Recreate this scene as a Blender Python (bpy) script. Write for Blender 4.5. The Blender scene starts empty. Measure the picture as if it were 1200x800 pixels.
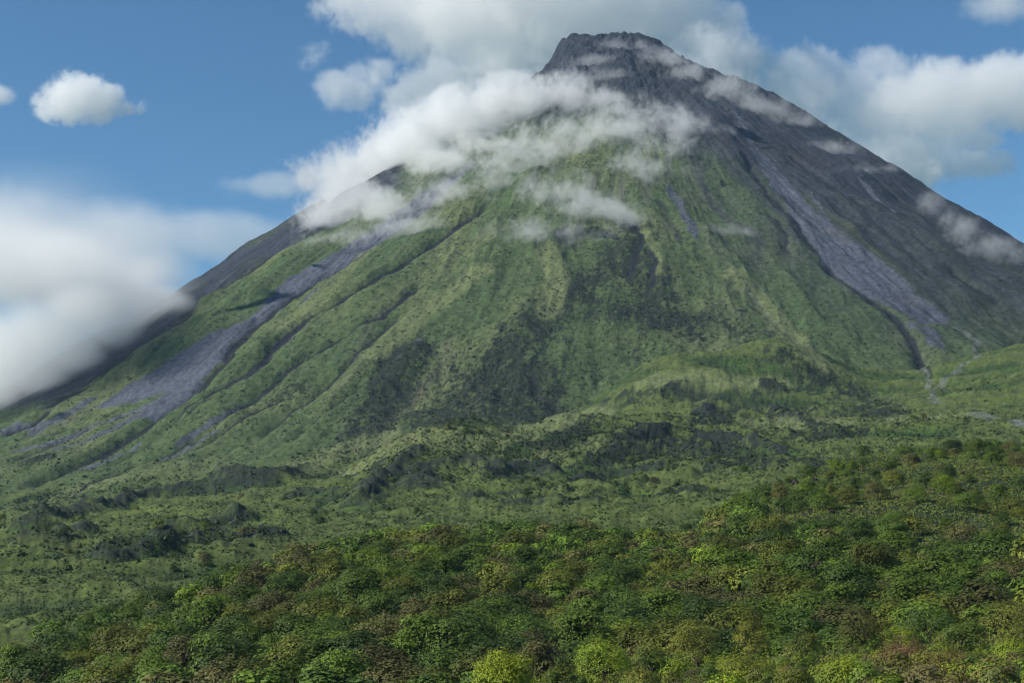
import bpy, math, random
import numpy as np
from mathutils import Vector

# ------------------------------------------------------------------ camera, sky, sun, exposure
S = bpy.context.scene
C = S.collection
FPX = 1648.0                                   # focal length in pixels of a 1200 px wide frame
TH = math.atan(200.0 / FPX)                    # the camera looks up a little; eye level sits at y = 600 of 800
cam = bpy.data.cameras.new('camera')
cam.sensor_fit = 'HORIZONTAL'; cam.sensor_width = 36.0; cam.lens = 36.0 * FPX / 1200.0
cam.clip_start = 0.5; cam.clip_end = 60000.0
camo = bpy.data.objects.new('camera', cam); C.objects.link(camo)
camo.location = (0, 0, 0); camo.rotation_euler = (math.pi / 2 + TH, 0, 0)
S.camera = camo

SUN = Vector((-0.74, -0.20, 0.60)).normalized()          # towards the sun: high, from the left behind the camera
w = bpy.data.worlds.new('World'); S.world = w; w.use_nodes = True
nt = w.node_tree; nt.nodes.clear()
sky = nt.nodes.new('ShaderNodeTexSky'); sky.sky_type = 'NISHITA'; sky.sun_disc = False
sky.sun_elevation = math.asin(SUN.z); sky.sun_rotation = math.atan2(SUN.x, SUN.y)
sky.altitude = 700; sky.air_density = 1.0; sky.dust_density = 0.0; sky.ozone_density = 3.0
bg = nt.nodes.new('ShaderNodeBackground'); bg.inputs['Strength'].default_value = 0.082
wo = nt.nodes.new('ShaderNodeOutputWorld')
tint = nt.nodes.new('ShaderNodeMix'); tint.data_type = 'RGBA'; tint.blend_type = 'MULTIPLY'; tint.inputs[0].default_value = 1.0; tint.inputs[7].default_value = (0.54, 0.82, 0.92, 1)
nt.links.new(sky.outputs[0], tint.inputs[6]); nt.links.new(tint.outputs[2], bg.inputs[0]); nt.links.new(bg.outputs[0], wo.inputs[0])

sl = bpy.data.lights.new('sun', 'SUN'); sl.energy = 4.4; sl.angle = math.radians(4.0); sl.color = (1.0, 0.94, 0.82)
so = bpy.data.objects.new('sun', sl); C.objects.link(so)
so.rotation_euler = SUN.to_track_quat('Z', 'Y').to_euler()

S.view_settings.view_transform = 'Standard'; S.view_settings.look = 'None'
S.view_settings.gamma = 1.0; S.view_settings.use_curve_mapping = False
S.view_settings.exposure = 0.5
cy = S.cycles
cy.use_denoising = True; cy.max_bounces = 14; cy.diffuse_bounces = 2; cy.glossy_bounces = 1
cy.transmission_bounces = 2; cy.transparent_max_bounces = 8; cy.volume_bounces = 12
cy.volume_step_rate = 2.5; cy.volume_max_steps = 200
cy.sample_clamp_indirect = 4.0; cy.filter_width = 1.1

rng = np.random.default_rng(7)

# ------------------------------------------------------------------ helpers
def ray(px, py):
    """direction(s) through a point of the 1200 x 800 photograph, scaled so that the y component is 1"""
    a = (np.asarray(px, float) - 600) / FPX; b = (400 - np.asarray(py, float)) / FPX
    dy = math.cos(TH) - b * math.sin(TH); dz = math.sin(TH) + b * math.cos(TH)
    return a / dy, dz / dy
def at(px, py, Y):
    x, z = ray(px, py)
    return Vector((float(x) * Y, Y, float(z) * Y))
def project(X, Y, Z):
    f = Y * math.cos(TH) + Z * math.sin(TH); u = -Y * math.sin(TH) + Z * math.cos(TH)
    return 600 + FPX * X / f, 400 - FPX * u / f

def noise2(x, y, seed=0):
    """gradient noise, about -1 .. 1"""
    x = np.asarray(x, np.float32); y = np.asarray(y, np.float32)
    ix = np.floor(x); iy = np.floor(y); fx = x - ix; fy = y - iy
    jx = ix.astype(np.int32).astype(np.uint32); jy = iy.astype(np.int32).astype(np.uint32)
    u = fx * fx * fx * (fx * (fx * 6 - 15) + 10); v = fy * fy * fy * (fy * (fy * 6 - 15) + 10)
    sd = np.uint32((seed * 1274126177) & 0xFFFFFFFF)
    def g(ox, oy):
        h = (jx + np.uint32(ox)) * np.uint32(374761393) + (jy + np.uint32(oy)) * np.uint32(668265263) + sd
        h = (h ^ (h >> np.uint32(13))) * np.uint32(1274126177); h = h ^ (h >> np.uint32(16))
        k = (h & np.uint32(63)).astype(np.intp)
        return GRX[k] * (fx - ox) + GRY[k] * (fy - oy)
    a = g(0, 0); a = a + (g(1, 0) - a) * u; b = g(0, 1); b = b + (g(1, 1) - b) * u
    return (a + (b - a) * v) * np.float32(1.45)
_a = np.arange(64) * (2 * math.pi / 64); GRX = np.cos(_a).astype(np.float32); GRY = np.sin(_a).astype(np.float32)
def fbm(x, y, octv=5, seed=0, gain=0.5, lac=2.03):
    s = 0; a = 1.0; t = 0
    for k in range(octv):
        s = s + a * noise2(x, y, seed + 17 * k); t += a; a *= gain; x = x * lac + 3.7; y = y * lac - 1.3
    return s / t
def ridged(x, y, octv=4, seed=0, gain=0.5, lac=2.1):
    s = 0; a = 1.0; t = 0
    for k in range(octv):
        s = s + a * (1 - 2 * np.abs(noise2(x, y, seed + 23 * k))); t += a; a *= gain; x = x * lac; y = y * lac + 5.1
    return s / t
def ss(a, b, x):
    t = np.clip((x - a) / (b - a), 0, 1); return t * t * (3 - 2 * t)
def smax(a, b, k):
    h = np.clip(0.5 + 0.5 * (a - b) / k, 0, 1); return b * (1 - h) + a * h + k * h * (1 - h)
def smin(a, b, k): return -smax(-a, -b, k)

# ------------------------------------------------------------------ the lie of the land (metres, eye at the origin)
SX, SY = 330.0, 4300.0                                       # axis of the volcano
R_ = np.array([0, 60, 110, 150, 185, 220, 300, 420, 535, 700, 900, 1100, 1300, 1500, 1700, 1900, 2100, 2350, 2700, 3400, 6000], float)
HF = np.array([1446, 1450, 1446, 1436, 1405, 1370, 1320, 1244, 1172, 1069, 943, 818, 692, 567, 441, 316, 190, 55, -99, -300, -700], float)   # facing the eye
HL = np.array([1446, 1450, 1456, 1458, 1444, 1370, 1296, 1211, 1146, 1039, 904, 751, 608, 447, 343, 200, 94, -16, -144, -267, -726], float)   # left flank
HR = np.array([1446, 1450, 1450, 1430, 1402, 1370, 1323, 1267, 1200, 1070, 903, 725, 547, 358, 167, 37, -93, -203, -331, -454, -913], float)  # right flank
def cone(X, Y):
    dx = X - SX; dy = Y - SY; r = np.hypot(dx, dy); p = np.degrees(np.arctan2(dx, -dy))
    wl = ss(-30, -62, p); wr = ss(28, 62, p)
    return np.interp(r, R_, HF) * (1 - wl - wr) + np.interp(r, R_, HL) * wl + np.interp(r, R_, HR) * wr
def plain(X, Y):
    h = -6 + 0.088 * (Y - 900) + 0.115 * X * np.clip(Y / 1500, 0.4, 1.2)
    return np.where(Y > 2400, -6 + 0.088 * 1500 + 0.115 * X * 1.2 - 0.03 * (Y - 2400), h)
def bump(X, Y, px, Y0, wx, wy, h, sh=2.0):
    X0 = (px - 600) / FPX * Y0
    q = ((X - X0) / wx) ** 2 + ((Y - Y0) / wy) ** 2
    return h * np.exp(-q ** (sh / 2))
def mounds(X, Y):
    b = bump(X, Y, 835, 2050, 185, 180, 84, 3.4) + bump(X, Y, 730, 1930, 120, 130, 22, 2.5) + bump(X, Y, 960, 2080, 130, 140, 24)
    b = b + bump(X, Y, 570, 1730, 150, 90, 20, 2.4) + bump(X, Y, 500, 1480, 75, 150, 40, 3.0) + bump(X, Y, 640, 1420, 105, 90, 36, 3.0)
    b = b + bump(X, Y, 285, 1640, 95, 90, 22, 3.0) + bump(X, Y, 42, 2050, 45, 60, 22, 2.4) + bump(X, Y, 800, 1500, 140, 120, 22)
    b = b + bump(X, Y, 1190, 2080, 170, 160, 35)
    return b
# crest of the wooded hill, seen from the eye: (azimuth px, crest y px, crest distance, y px at 300 m)
CR = np.array([[-900, 1020, 300, 1040], [-300, 905, 330, 960], [0, 806, 420, 892], [100, 764, 455, 858], [200, 724, 490, 834], [300, 684, 530, 814],
               [400, 650, 570, 800], [500, 631, 600, 790], [600, 626, 620, 784], [700, 631, 620, 778], [800, 642, 615, 772], [850, 610, 660, 764], [900, 570, 690, 760],
               [950, 549, 710, 756], [1000, 538, 730, 752], [1100, 522, 750, 742], [1200, 518, 750, 735], [1500, 505, 750, 725], [2100, 490, 700, 715]], float)
def wood_hill(X, Y):
    Yc = np.maximum(Y, 30.0); q = 600 + FPX * X / Yc
    cp = np.interp(q, CR[:, 0], CR[:, 1]); cd = np.interp(q, CR[:, 0], CR[:, 2]); np_ = np.interp(q, CR[:, 0], CR[:, 3])
    zc = (600 - cp) / FPX * cd; zn = (600 - np_) / FPX * 300
    t = (Y - 300) / np.maximum(cd - 300, 20)
    up = zn + (zc - zn) * np.where(t < 0, t * 0.6, t)
    dn = zc - 0.30 * (Y - cd)
    h = smin(up, dn, 7.0) + 1.75
    return h
KN = np.array([[-900, 1000, 80], [-200, 930, 90], [200, 880, 100], [400, 850, 110], [550, 815, 120], [700, 794, 150], [850, 772, 170],
               [1000, 760, 180], [1200, 738, 190], [1500, 725, 190], [2200, 725, 190]], float)
def knoll(X, Y):
    Yc = np.maximum(Y, 12.0); q = np.clip(600 + FPX * X / Yc, -900, 2200)
    cp = np.interp(q, KN[:, 0], KN[:, 1]); cd = np.interp(q, KN[:, 0], KN[:, 2])
    zc = (600 - cp) / FPX * cd
    t = np.clip(Y / cd, 0, 1)
    up = -1.75 + (zc + 1.75) * t - 9.5 * t * (1 - t)
    dn = zc - 0.22 * (Y - cd)
    return np.where(Y < cd, up, dn)
def base(X, Y):
    h = smax(cone(X, Y), plain(X, Y) + mounds(X, Y), 28.0)
    far = -60 + 0 * X
    h = smax(h, far, 30.0)
    h = smax(h, wood_hill(X, Y), 5.0)
    return smax(h, knoll(X, Y), 3.0)
def back_land(X, Y): return smax(smax(cone(X, Y), plain(X, Y) + mounds(X, Y), 28.0), -60 + 0 * X, 30.0)
def surf(px, py, fn=back_land, y0=700., y1=5200., n=900):
    """where the sight line through photo points meets the land"""
    ax, az = ray(px, py); ax = np.atleast_1d(ax); az = np.atleast_1d(az)
    Ys = np.linspace(y0, y1, n)
    d = az[:, None] * Ys[None] - fn(ax[:, None] * Ys[None], np.broadcast_to(Ys[None], (len(ax), n)))
    hit = d <= 0
    k = np.where(hit.any(1), hit.argmax(1), n - 1); k = np.maximum(k, 1)
    d0 = d[np.arange(len(ax)), k - 1]; d1 = d[np.arange(len(ax)), k]
    t = np.where(hit.any(1), d0 / np.maximum(d0 - d1, 1e-6), 1); Y = Ys[k - 1] + (Ys[k] - Ys[k - 1]) * np.clip(t, 0, 1)
    return ax * Y, Y
def dist_line(X, Y, pts, reach):
    """distance in plan to a polyline on the ground (reach: beyond it the value is just large), and the place along it 0..1"""
    lx, ly = pts
    D = np.full(X.shape, 1e6); T = np.zeros(X.shape)
    m = (X > lx.min() - reach) & (X < lx.max() + reach) & (Y > ly.min() - reach) & (Y < ly.max() + reach)
    idx = np.nonzero(m)[0]
    if len(idx) == 0: return D, T
    x = X[idx]; y = Y[idx]; best = np.full(len(idx), 1e6); bt = np.zeros(len(idx)); n = len(lx) - 1
    for i in range(n):
        ex, ey = lx[i + 1] - lx[i], ly[i + 1] - ly[i]; L = ex * ex + ey * ey + 1e-9
        t = np.clip(((x - lx[i]) * ex + (y - ly[i]) * ey) / L, 0, 1)
        d = np.hypot(x - lx[i] - t * ex, y - ly[i] - t * ey)
        b = d < best; best = np.where(b, d, best); bt = np.where(b, (i + t) / n, bt)
    D[idx] = best; T[idx] = bt
    return D, T
def in_poly(X, Y, pts):
    lx, ly = pts; ins = np.zeros(X.shape, bool); n = len(lx)
    for i in range(n):
        j = (i + 1) % n
        c = ((ly[i] > Y) != (ly[j] > Y)) & (X < (lx[j] - lx[i]) * (Y - ly[i]) / (ly[j] - ly[i] + 1e-9) + lx[i])
        ins ^= c
    return ins

def P(s, dense=6):
    """photo polyline -> points on the land, resampled so that it follows the slope"""
    a = np.array([[float(v) for v in q.split(',')] for q in s.split()])
    t = np.linspace(0, len(a) - 1, (len(a) - 1) * dense + 1)
    px = np.interp(t, np.arange(len(a)), a[:, 0]); py = np.interp(t, np.arange(len(a)), a[:, 1])
    return surf(px, py)

# ------------------------------------------------------------------ the terrain grid: fine where the eye is near, out to the horizon
def terrain_grid():
    az = np.radians(np.concatenate([np.linspace(-45, -23, 60)[:-1], np.linspace(-23, 23, 1200), np.linspace(23, 45, 60)[1:]]))
    Yr = [4.0]
    while Yr[-1] < 900: Yr.append(Yr[-1] * 1.014 + 0.3)
    while Yr[-1] < 2100: Yr.append(Yr[-1] + 5.0)
    while Yr[-1] < 4500: Yr.append(Yr[-1] + 4.2)
    while Yr[-1] < 15000: Yr.append(Yr[-1] * 1.02 + 8)
    Yr = np.array(Yr)
    T = np.tan(az)
    Y = np.repeat(Yr[:, None], len(az), 1); X = Y * T[None, :]
    return X, Y
GX, GY = terrain_grid()
NR, NC = GX.shape
X = GX.ravel(); Y = GY.ravel()
Hb = back_land(X, Y)
Hw = wood_hill(X, Y); Hk = knoll(X, Y)
Hn = np.maximum(Hw, Hk)
near = ss(-2, 3, Hn - Hb)                                    # 1 on the wooded hill and the knoll
fade = 1 - ss(9000, 16000, Y)
dx = X - SX; dy = Y - SY; r = np.hypot(dx, dy); ph = np.arctan2(dx, -dy); phd = np.degrees(ph)
conew = ss(-25, 25, cone(X, Y) - (plain(X, Y) + mounds(X, Y)))   # 1 on the cone, 0 on the lava apron

# lines and fields read off the photograph, laid on the ground
GULLIES = [  # (line, half width m, depth m, darkness)
    ('10,595 50,575 94,550 142,520 180,497 206,482 240,456 268,430 272,412 290,392 330,360 365,338 410,312 470,268', 7, 9, 1.0),
    ('150,545 225,486 259,467 285,456 307,434 330,407 360,381 400,363 456,329 501,295 557,254 590,225', 6, 8, 0.9),
    ('240,520 274,494 296,475 330,449 360,426 397,404 449,381 479,355 520,325', 5, 6, 0.7),
    ('292,531 319,509 367,479 400,452 422,420 452,396 480,370', 4.5, 5, 0.6),
    ('62,490 124,441 176,407 214,389 225,362 300,321 349,291 397,265 470,225', 8, 8, 0.9),
    ('0,520 40,505 62,490', 5, 5, 0.7),
    ('115,560 150,540 200,512 260,470', 4, 4, 0.5), ('0,560 60,528 120,498 150,478', 4, 3, 0.5), ('-20,545 40,522 90,500', 4, 3, 0.5), ('60,600 120,575 190,545 250,515', 4.5, 4, 0.6), ('180,560 240,530 290,500 340,475', 4, 4, 0.6), ('330,530 380,500 430,462', 4, 4, 0.5), ('20,470 80,440 150,400 200,375', 6, 5, 0.8), ('40,500 110,460 160,425', 5, 4, 0.7),
    ('500,300 520,280 548,262', 4, 4, 0.7),
    ('965,306 976,325 1025,362 1051,381 1070,407 1081,434 1092,449', 6, 7, 1.0),
    ('924,250 950,295 965,306', 5, 5, 0.6),
    ('894,250 915,270 922,290 924,306', 4.5, 5, 0.6),
    ('870,180 885,215 905,240 924,255', 5, 5, 0.7),
    ('1104,317 1137,340 1175,366', 5, 4, 0.7),
    ('880,165 930,190 1000,245 1060,300 1110,345', 5, 4, 0.55),
    ('940,165 1000,200 1070,250', 5, 4, 0.4),
    ('595,317 584,362 587,396', 7, 3, 0.35),
    ('768,235 785,270 800,300', 9, 5, 0.5),
    ('745,262 752,285 745,310 735,335', 5, 4, 0.8),
    ('760,300 770,320 762,345', 5, 4, 0.7),
    ('500,400 520,440 515,480', 4, 3, 0.3),
    ('879,351 895,372 912,392', 5, 3, 0.35),
    ('440,345 470,320 500,300', 4, 3, 0.5),
    ('470,420 500,395 540,370', 4, 3, 0.3),
    ('620,442 630,470 655,488', 5, 4, 0.5),
]
SLIDE_L = P('560,196 490,238 440,272 400,299 338,332 311,359 292,377 232,411 180,441 112,482 142,479 195,464 150,497 180,494 225,467 247,441 270,420 270,407 289,392 319,366 360,340 400,317 450,286 500,252')
SLIDE_L2 = P('60,520 112,482 180,441 232,430 200,470 150,497 120,515 70,545', 3)
SLIDE_R = P('872,166 893,205 905,228 924,250 957,306 969,325 1010,351 1055,374 1085,392 1111,389 1111,377 1077,351 1047,321 1010,295 961,257 930,225 902,188')
ASH_L = P('-40,500 62,490 124,441 176,407 214,389 225,362 300,321 349,291 397,265 470,225 470,195 385,237 330,276 270,311 200,357 100,405 -40,500', 4)
STREAMS = [('1111,385 1130,400 1148,414 1142,426 1112,444 1098,458 1090,470 1102,480', 5.5), ('1081,434 1090,452 1096,462', 5), ('1135,494 1170,500 1210,507', 8),
           ('305,372 311,362 313,358', 4), ('318,370 335,360', 3)]
SCRUB = [  # (line, half width m, strength): belts of dark scrub on old lava
    ('420,532 440,515 452,480 466,445 480,420', 45, 0.9), ('500,510 545,480 575,450 610,415 640,385', 55, 0.85), ('590,430 640,380 680,345 720,315 740,280', 50, 0.75),
    ('560,470 600,485 650,500', 60, 0.9), ('580,450 620,460', 70, 0.9), ('660,290 690,280 715,285', 30, 0.9), ('735,270 745,300 740,330', 28, 0.9), ('765,320 770,350 760,380', 35, 0.85),
    ('710,370 760,380 800,385', 55, 0.8), ('690,430 740,420', 40, 0.4), ('800,330 840,360', 60, 0.4), ('840,380 900,400', 45, 0.5), ('920,420 960,445 1000,470 1040,492', 38, 0.8), ('900,400 960,410', 30, 0.4),
    ('940,440 970,470 1000,490', 40, 0.6), ('470,345 500,330', 25, 0.3), ('300,340 330,350', 20, 0.2), ('330,475 345,470', 30, 0.7), ('25,562 55,552', 16, 0.7), ('640,520 700,525 760,520', 45, 0.8),
    ('700,480 760,470 820,462', 25, 0.7), ('830,500 880,480 920,490 980,520', 45, 0.8), ('700,545 800,540 900,545', 45, 0.8), ('820,520 860,545 900,560', 50, 0.8), ('470,525 520,515 560,505', 25, 0.5)]
LEVEES = [  # dark broken edges of the old lava lobes below the cone: (line, half width, height, strength)
    ('0,645 45,628 90,612 150,600 210,580 250,566 340,560 352,550', 12, 6, 1.0), ('0,655 60,650 105,632', 11, 5, 1.0), ('215,577 280,570 352,565', 22, 5, 1.0), ('160,638 200,632 260,620 300,612', 8, 5, 0.9),
    ('250,668 300,652 330,640', 12, 5, 1.0), ('0,690 60,672 100,668 160,655', 8, 4, 0.6), ('408,612 430,597 452,571 482,545 509,534', 10, 7, 1.0), ('478,590 500,578 520,572', 26, 5, 1.0),
    ('557,586 587,564 632,558 655,570', 8, 6, 1.0), ('570,580 610,575 650,575', 14, 3, 0.8), ('560,594 620,590 660,592', 10, 3, 0.7), ('520,605 560,600 600,604', 9, 3, 0.6), ('660,560 720,540 800,535 850,545', 9, 5, 0.5),
    ('700,590 760,575 830,575', 9, 4, 0.4), ('882,454 912,456 920,467', 5, 5, 1.0), ('760,470 800,456 830,455', 6, 4, 0.6), ('850,458 835,478 825,495', 6, 4, 0.7), ('0,610 40,600 95,590', 6, 3, 0.3), ('0,725 60,700 120,680', 10, 3, 0.5),
    ('350,605 400,600 440,610', 10, 4, 0.6), ('330,625 400,612', 9, 4, 0.5), ('395,530 430,522 450,515', 10, 5, 0.8),
    ('0,700 80,681 200,655 330,626', 5, 4, 0.8), ('0,632 60,619 140,601 230,573', 4, 4, 0.8), ('120,661 220,641 300,623', 5, 4, 0.8), ('420,592 480,562 540,549 600,550', 4, 4, 0.8), ('640,576 720,561 800,556', 5, 4, 0.9),
    ('660,601 760,591 860,583', 5, 4, 0.8), ('700,521 780,513 860,521 940,541', 5, 5, 0.9), ('380,581 430,561 460,546', 4, 4, 0.8), ('280,600 350,588 420,585', 4, 4, 0.7), ('560,610 640,604 720,606', 5, 3, 0.7), ('860,500 900,492 950,505 1000,520', 5, 4, 0.7), ('740,540 820,532 880,540', 4, 4, 0.7)]

def dune(v): return v
wob = 9 * fbm(X / 45, Y / 45, 3, 901); wob2 = 9 * fbm(X / 45 + 40, Y / 45, 3, 902)
Xw = X + wob; Yw = Y + wob2
sel = (r < 3600) & (Y > 700) & (Y < 5200) & (near < 0.9)
Xs, Ys_ = Xw[sel], Yw[sel]
def full(v, fill=0.0):
    o = np.full(X.shape, fill); o[sel] = v; return o
gully = np.zeros(Xs.shape); dig = np.zeros(Xs.shape)
for ln, hw, dp, dk in GULLIES:
    pts = P(ln); hw = hw * 1.45; dp = dp * 1.5
    d, t = dist_line(Xs, Ys_, pts, hw * 6)
    env = np.clip(np.minimum(t, 1 - t) * 8, 0.15, 1)
    prof = np.exp(-(d / hw) ** 2)
    gully = np.maximum(gully, prof * dk * env); dig = np.maximum(dig, np.exp(-(d / (hw * 1.7)) ** 2) * dp * env)
stream = np.zeros(Xs.shape)
for ln, hw in STREAMS:
    d, t = dist_line(Xs, Ys_, P(ln), hw * 5)
    stream = np.maximum(stream, ss(1.3, 0.5, d / hw / (1 + 0.7 * fbm(Xs / 30, Ys_ / 30, 3, 915))))
scrub = np.zeros(Xs.shape)
for ln, hw, s in SCRUB:
    d, t = dist_line(Xs, Ys_, P(ln), hw * 4)
    scrub = np.maximum(scrub, s * np.exp(-(d / (hw * 1.35)) ** 2))
lev = np.zeros(Xs.shape); levh = np.zeros(Xs.shape)
for ln, hw, hh, s in LEVEES:
    d, t = dist_line(Xs, Ys_, P(ln), 90)
    env = np.clip(np.minimum(t, 1 - t) * 6, 0.2, 1) * (0.75 + 0.5 * fbm(Xs / 40, Ys_ / 40, 3, 911))
    e = np.exp(-(d / (11 + 0.7 * hw)) ** 2); lev = np.maximum(lev, s * e * env); levh = np.maximum(levh, hh * 2.6 * np.exp(-(d / (8 + 0.7 * hw)) ** 2) * env)
streak = np.zeros(Xs.shape)
for ln, hw in [('255,432 190,472 120,500 60,525 -10,550', 11), ('200,472 140,505 80,532 20,560', 7), ('70,497 20,512 -30,528', 12), ('120,470 70,495 20,520', 8), ('362,379 345,394 330,408 318,420', 7), ('300,470 270,495 230,520 190,542', 5), ('400,330 370,350 345,372', 6),
               ('175,520 130,545 80,572', 6), ('260,510 220,535 170,560', 5), ('500,395 470,430 440,470', 6), ('940,222 975,268 1012,312 1062,352', 4), ('850,120 878,165 900,212', 5), ('1084,392 1094,408 1100,424', 9), ('1062,384 1078,396 1092,404', 7),
               ('780,215 800,260 820,300', 8), ('870,345 890,365 912,392', 6), ('1000,215 1050,260 1100,300', 5)]:
    hw = hw * 1.35; d, t = dist_line(Xs, Ys_, P(ln), hw * 3); streak = np.maximum(streak, np.exp(-(d / hw) ** 2) * np.clip(np.minimum(t, 1 - t) * 5, .3, 1))
light = np.zeros(Xs.shape)
for ln, hw in [('330,562 400,542 450,528 520,520 580,511 640,500 700,490', 30), ('560,548 640,538 700,530', 22), ('760,452 840,448 915,450', 22), ('0,604 60,592 130,578', 25), ('900,505 1000,500 1100,497', 40), ('400,560 440,548', 25), ('640,300 655,345 640,380', 26), ('752,270 765,300 775,330', 10), ('430,300 380,350 330,395', 25), ('560,330 500,370 440,430', 35), ('860,330 900,370 960,430', 30)]:
    d, t = dist_line(Xs, Ys_, P(ln), hw * 3); light = np.maximum(light, np.exp(-(d / hw) ** 2))
def soft_poly(pts, reach=60, edge=10):
    ins = in_poly(Xs, Ys_, pts); c = (np.append(pts[0], pts[0][0]), np.append(pts[1], pts[1][0]))
    d, _ = dist_line(Xs, Ys_, c, reach)
    return ss(-edge, edge, np.where(ins, np.minimum(d, 200), -np.minimum(d, 200)))
slideL = soft_poly(SLIDE_L, edge=16); slideW = np.maximum(soft_poly(SLIDE_L, reach=150, edge=60), soft_poly(SLIDE_R, reach=150, edge=50)); slideL2 = soft_poly(SLIDE_L2, edge=22) * 0.0; slideR = soft_poly(SLIDE_R, edge=15); ashL = soft_poly(ASH_L, edge=28)
gully, dig, stream, scrub, lev, levh, light, streak = map(full, (gully, dig, stream, scrub, lev, levh, light, streak))
slide = full(np.maximum(np.maximum(slideL, slideL2), slideR)); slideW = full(slideW); slr = full(slideR); ashL = full(ashL)

# relief: ribs running down the cone, rough grass and scrub, broken lava
arc = ph * 1500
warp = 70 * fbm(X / 400, Y / 400, 3, 11) + 110 * fbm(X / 1100, Y / 1100, 2, 12)
rib = ridged((arc + 1.6 * warp) / 330, r / 1300, 4, 21) ; rib2 = ridged((arc + warp * 0.5) / 75, r / 520 + 9, 3, 31); rib3 = ridged(arc / 26, r / 170, 3, 41)
up = ss(260, 900, r) * 0.97 + 0.03
smooth = np.clip(1 - 0.85 * slide, 0, 1)
H = Hb.copy()
broken = ss(-0.3, 0.4, fbm(X / 260, Y / 260, 4, 57))            # ribs come and go
H += conew * up * ((rib * 22 + rib2 * 3.5) * (1 - 0.8 * slideW) + rib2 * 4 * smooth * (0.35 + 0.65 * broken) + rib3 * 2.2 * smooth * (1 - 0.6 * broken))
H += conew * (fbm(X / 190, Y / 190, 5, 51) * 24 * ss(100, 400, r) * (1 - 0.7 * slideW) + ridged(X / 80, Y / 80, 5, 58, 0.6) * 15 * ss(1000, 350, r) + ridged(X / 55, Y / 55, 4, 59, 0.55) * 5 * (scrub + 0.25))
H += conew * (1 - up) * (ridged(X / 55, Y / 55, 6, 53, 0.62) * 24 - 8 + 10 * ss(-40, -110, phd) - 8 * ss(50, 110, phd))
lavaf = (1 - conew) * fade
lobe = ridged(X / 170 + 0.3 * Y / 170 + 0.3 * fbm(X / 120, Y / 120, 2, 66), Y / 85 + 0.35 * X / 170, 4, 63, 0.55)
H += lavaf * (fbm(X / 130, Y / 130, 4, 61) * 8 + lobe * 12 - 1)
H += slide * conew * (ridged(arc / 16, r / 90, 3, 45) * 2.6 + fbm(X / 9, Y / 9, 2, 46) * 1.2)
H += -dig * conew + levh * (1 - 0.4 * conew)
rough = fbm(X / 16, Y / 16, 4, 71, 0.62)
fine = (Y < 6500)
blk = np.clip(scrub * 1.1 + lev, 0, 1)
H += np.where(fine, rough * (1.0 + 1.6 * blk + 2.4 * lavaf) * smooth * (1 - near), 0)
H = np.where(Y > 7000, H * (1 - ss(7000, 12000, Y)) - 120 * ss(7000, 12000, Y), H)
far_hills = ss(9000, 15000, Y) * fbm(X / 5000, Y / 5000, 4, 81) * 120
H += far_hills
nh = fbm(X / 60, Y / 60, 4, 91) * 3.5 * ss(60, 200, Y) + fbm(X / 9, Y / 9, 3, 93) * 0.5 * ss(20, 60, Y)
gul = ridged(X / 95 + Y / 260, Y / 140, 2, 95)
nh = nh - 4.5 * ss(0.1, 0.9, gul) * ss(280, 380, Y) * ss(350, 600, 600 + FPX * X / np.maximum(Y, 30))
H = smax(H, smax(Hw + nh, Hk + nh * 0.5, 3.0), 4.0)
H -= np.where(Y < 40, 0, 0)

# ------------------------------------------------------------------ what covers the ground: colours of the things themselves
def lerp(a, b, t): return a + (b - a) * t[:, None]
def col(*c): return np.array(c, float)
GRASS, GRASSY, GRASSD = col(0.057, 0.088, 0.034), col(0.106, 0.126, 0.054), col(0.025, 0.043, 0.022)
OLIVE, BROWN = col(0.038, 0.045, 0.034), col(0.115, 0.092, 0.068)
LAVA, ASH, ASHD, STONE, SCR = col(0.020, 0.023, 0.029), col(0.072, 0.082, 0.108), col(0.029, 0.035, 0.049), col(0.115, 0.118, 0.128), col(0.020, 0.030, 0.019)
n1 = fbm(X / 210, Y / 210, 5, 101); n2 = fbm(X / 38, Y / 38, 5, 103, 0.6); n3 = fbm(X / 11, Y / 11, 3, 105, 0.7)
wst = 0.25 + 0.75 * ss(300, 900, r)
st = fbm((arc + warp) / 60, r / 900, 4, 107) * wst + n1 * (1 - wst); st2 = fbm((arc + warp * .5) / 18, r / 300, 4, 109, 0.6) * wst + 0.7 * n2 * (1 - wst)
N = len(X)
c = np.repeat(GRASS[None], N, 0)
c = lerp(c, GRASSY, ss(-0.05, 0.55, n1 * 0.7 + st * 0.5 + 0.3 * n2 + 0.05))
c = lerp(c, GRASSD, ss(0.05, 0.6, -n1 * 0.4 - st2 * 0.5 + 0.5 * n2))
barren = ss(0.15, 0.6, st * 0.9 + st2 * 0.45 + 0.25 * n2) * conew
c = lerp(c, (ASHD + BROWN) * 0.5, barren * 0.65)
# the right-hand flank is drabber; the upper cone and the left skirt are bare
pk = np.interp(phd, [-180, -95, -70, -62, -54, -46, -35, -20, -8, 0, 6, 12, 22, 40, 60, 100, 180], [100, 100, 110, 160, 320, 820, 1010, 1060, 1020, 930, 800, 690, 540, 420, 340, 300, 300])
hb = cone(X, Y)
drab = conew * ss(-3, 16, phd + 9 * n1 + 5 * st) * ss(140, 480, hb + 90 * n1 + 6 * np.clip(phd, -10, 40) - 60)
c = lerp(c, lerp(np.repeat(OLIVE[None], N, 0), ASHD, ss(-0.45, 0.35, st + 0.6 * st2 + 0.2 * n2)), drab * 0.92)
c = lerp(c, LAVA, ss(0.35, 0.75, -rib2 + 0.4 * n2 + 0.3 * n1 - 0.1) * conew * up * 0.45)                 # bare runnels between the ribs
c = lerp(c, GRASSY, ss(0.3, 0.8, 0.6 * rib2 + 0.5 * n2 + 0.4 * n1) * conew * (1 - drab) * 0.5)
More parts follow.
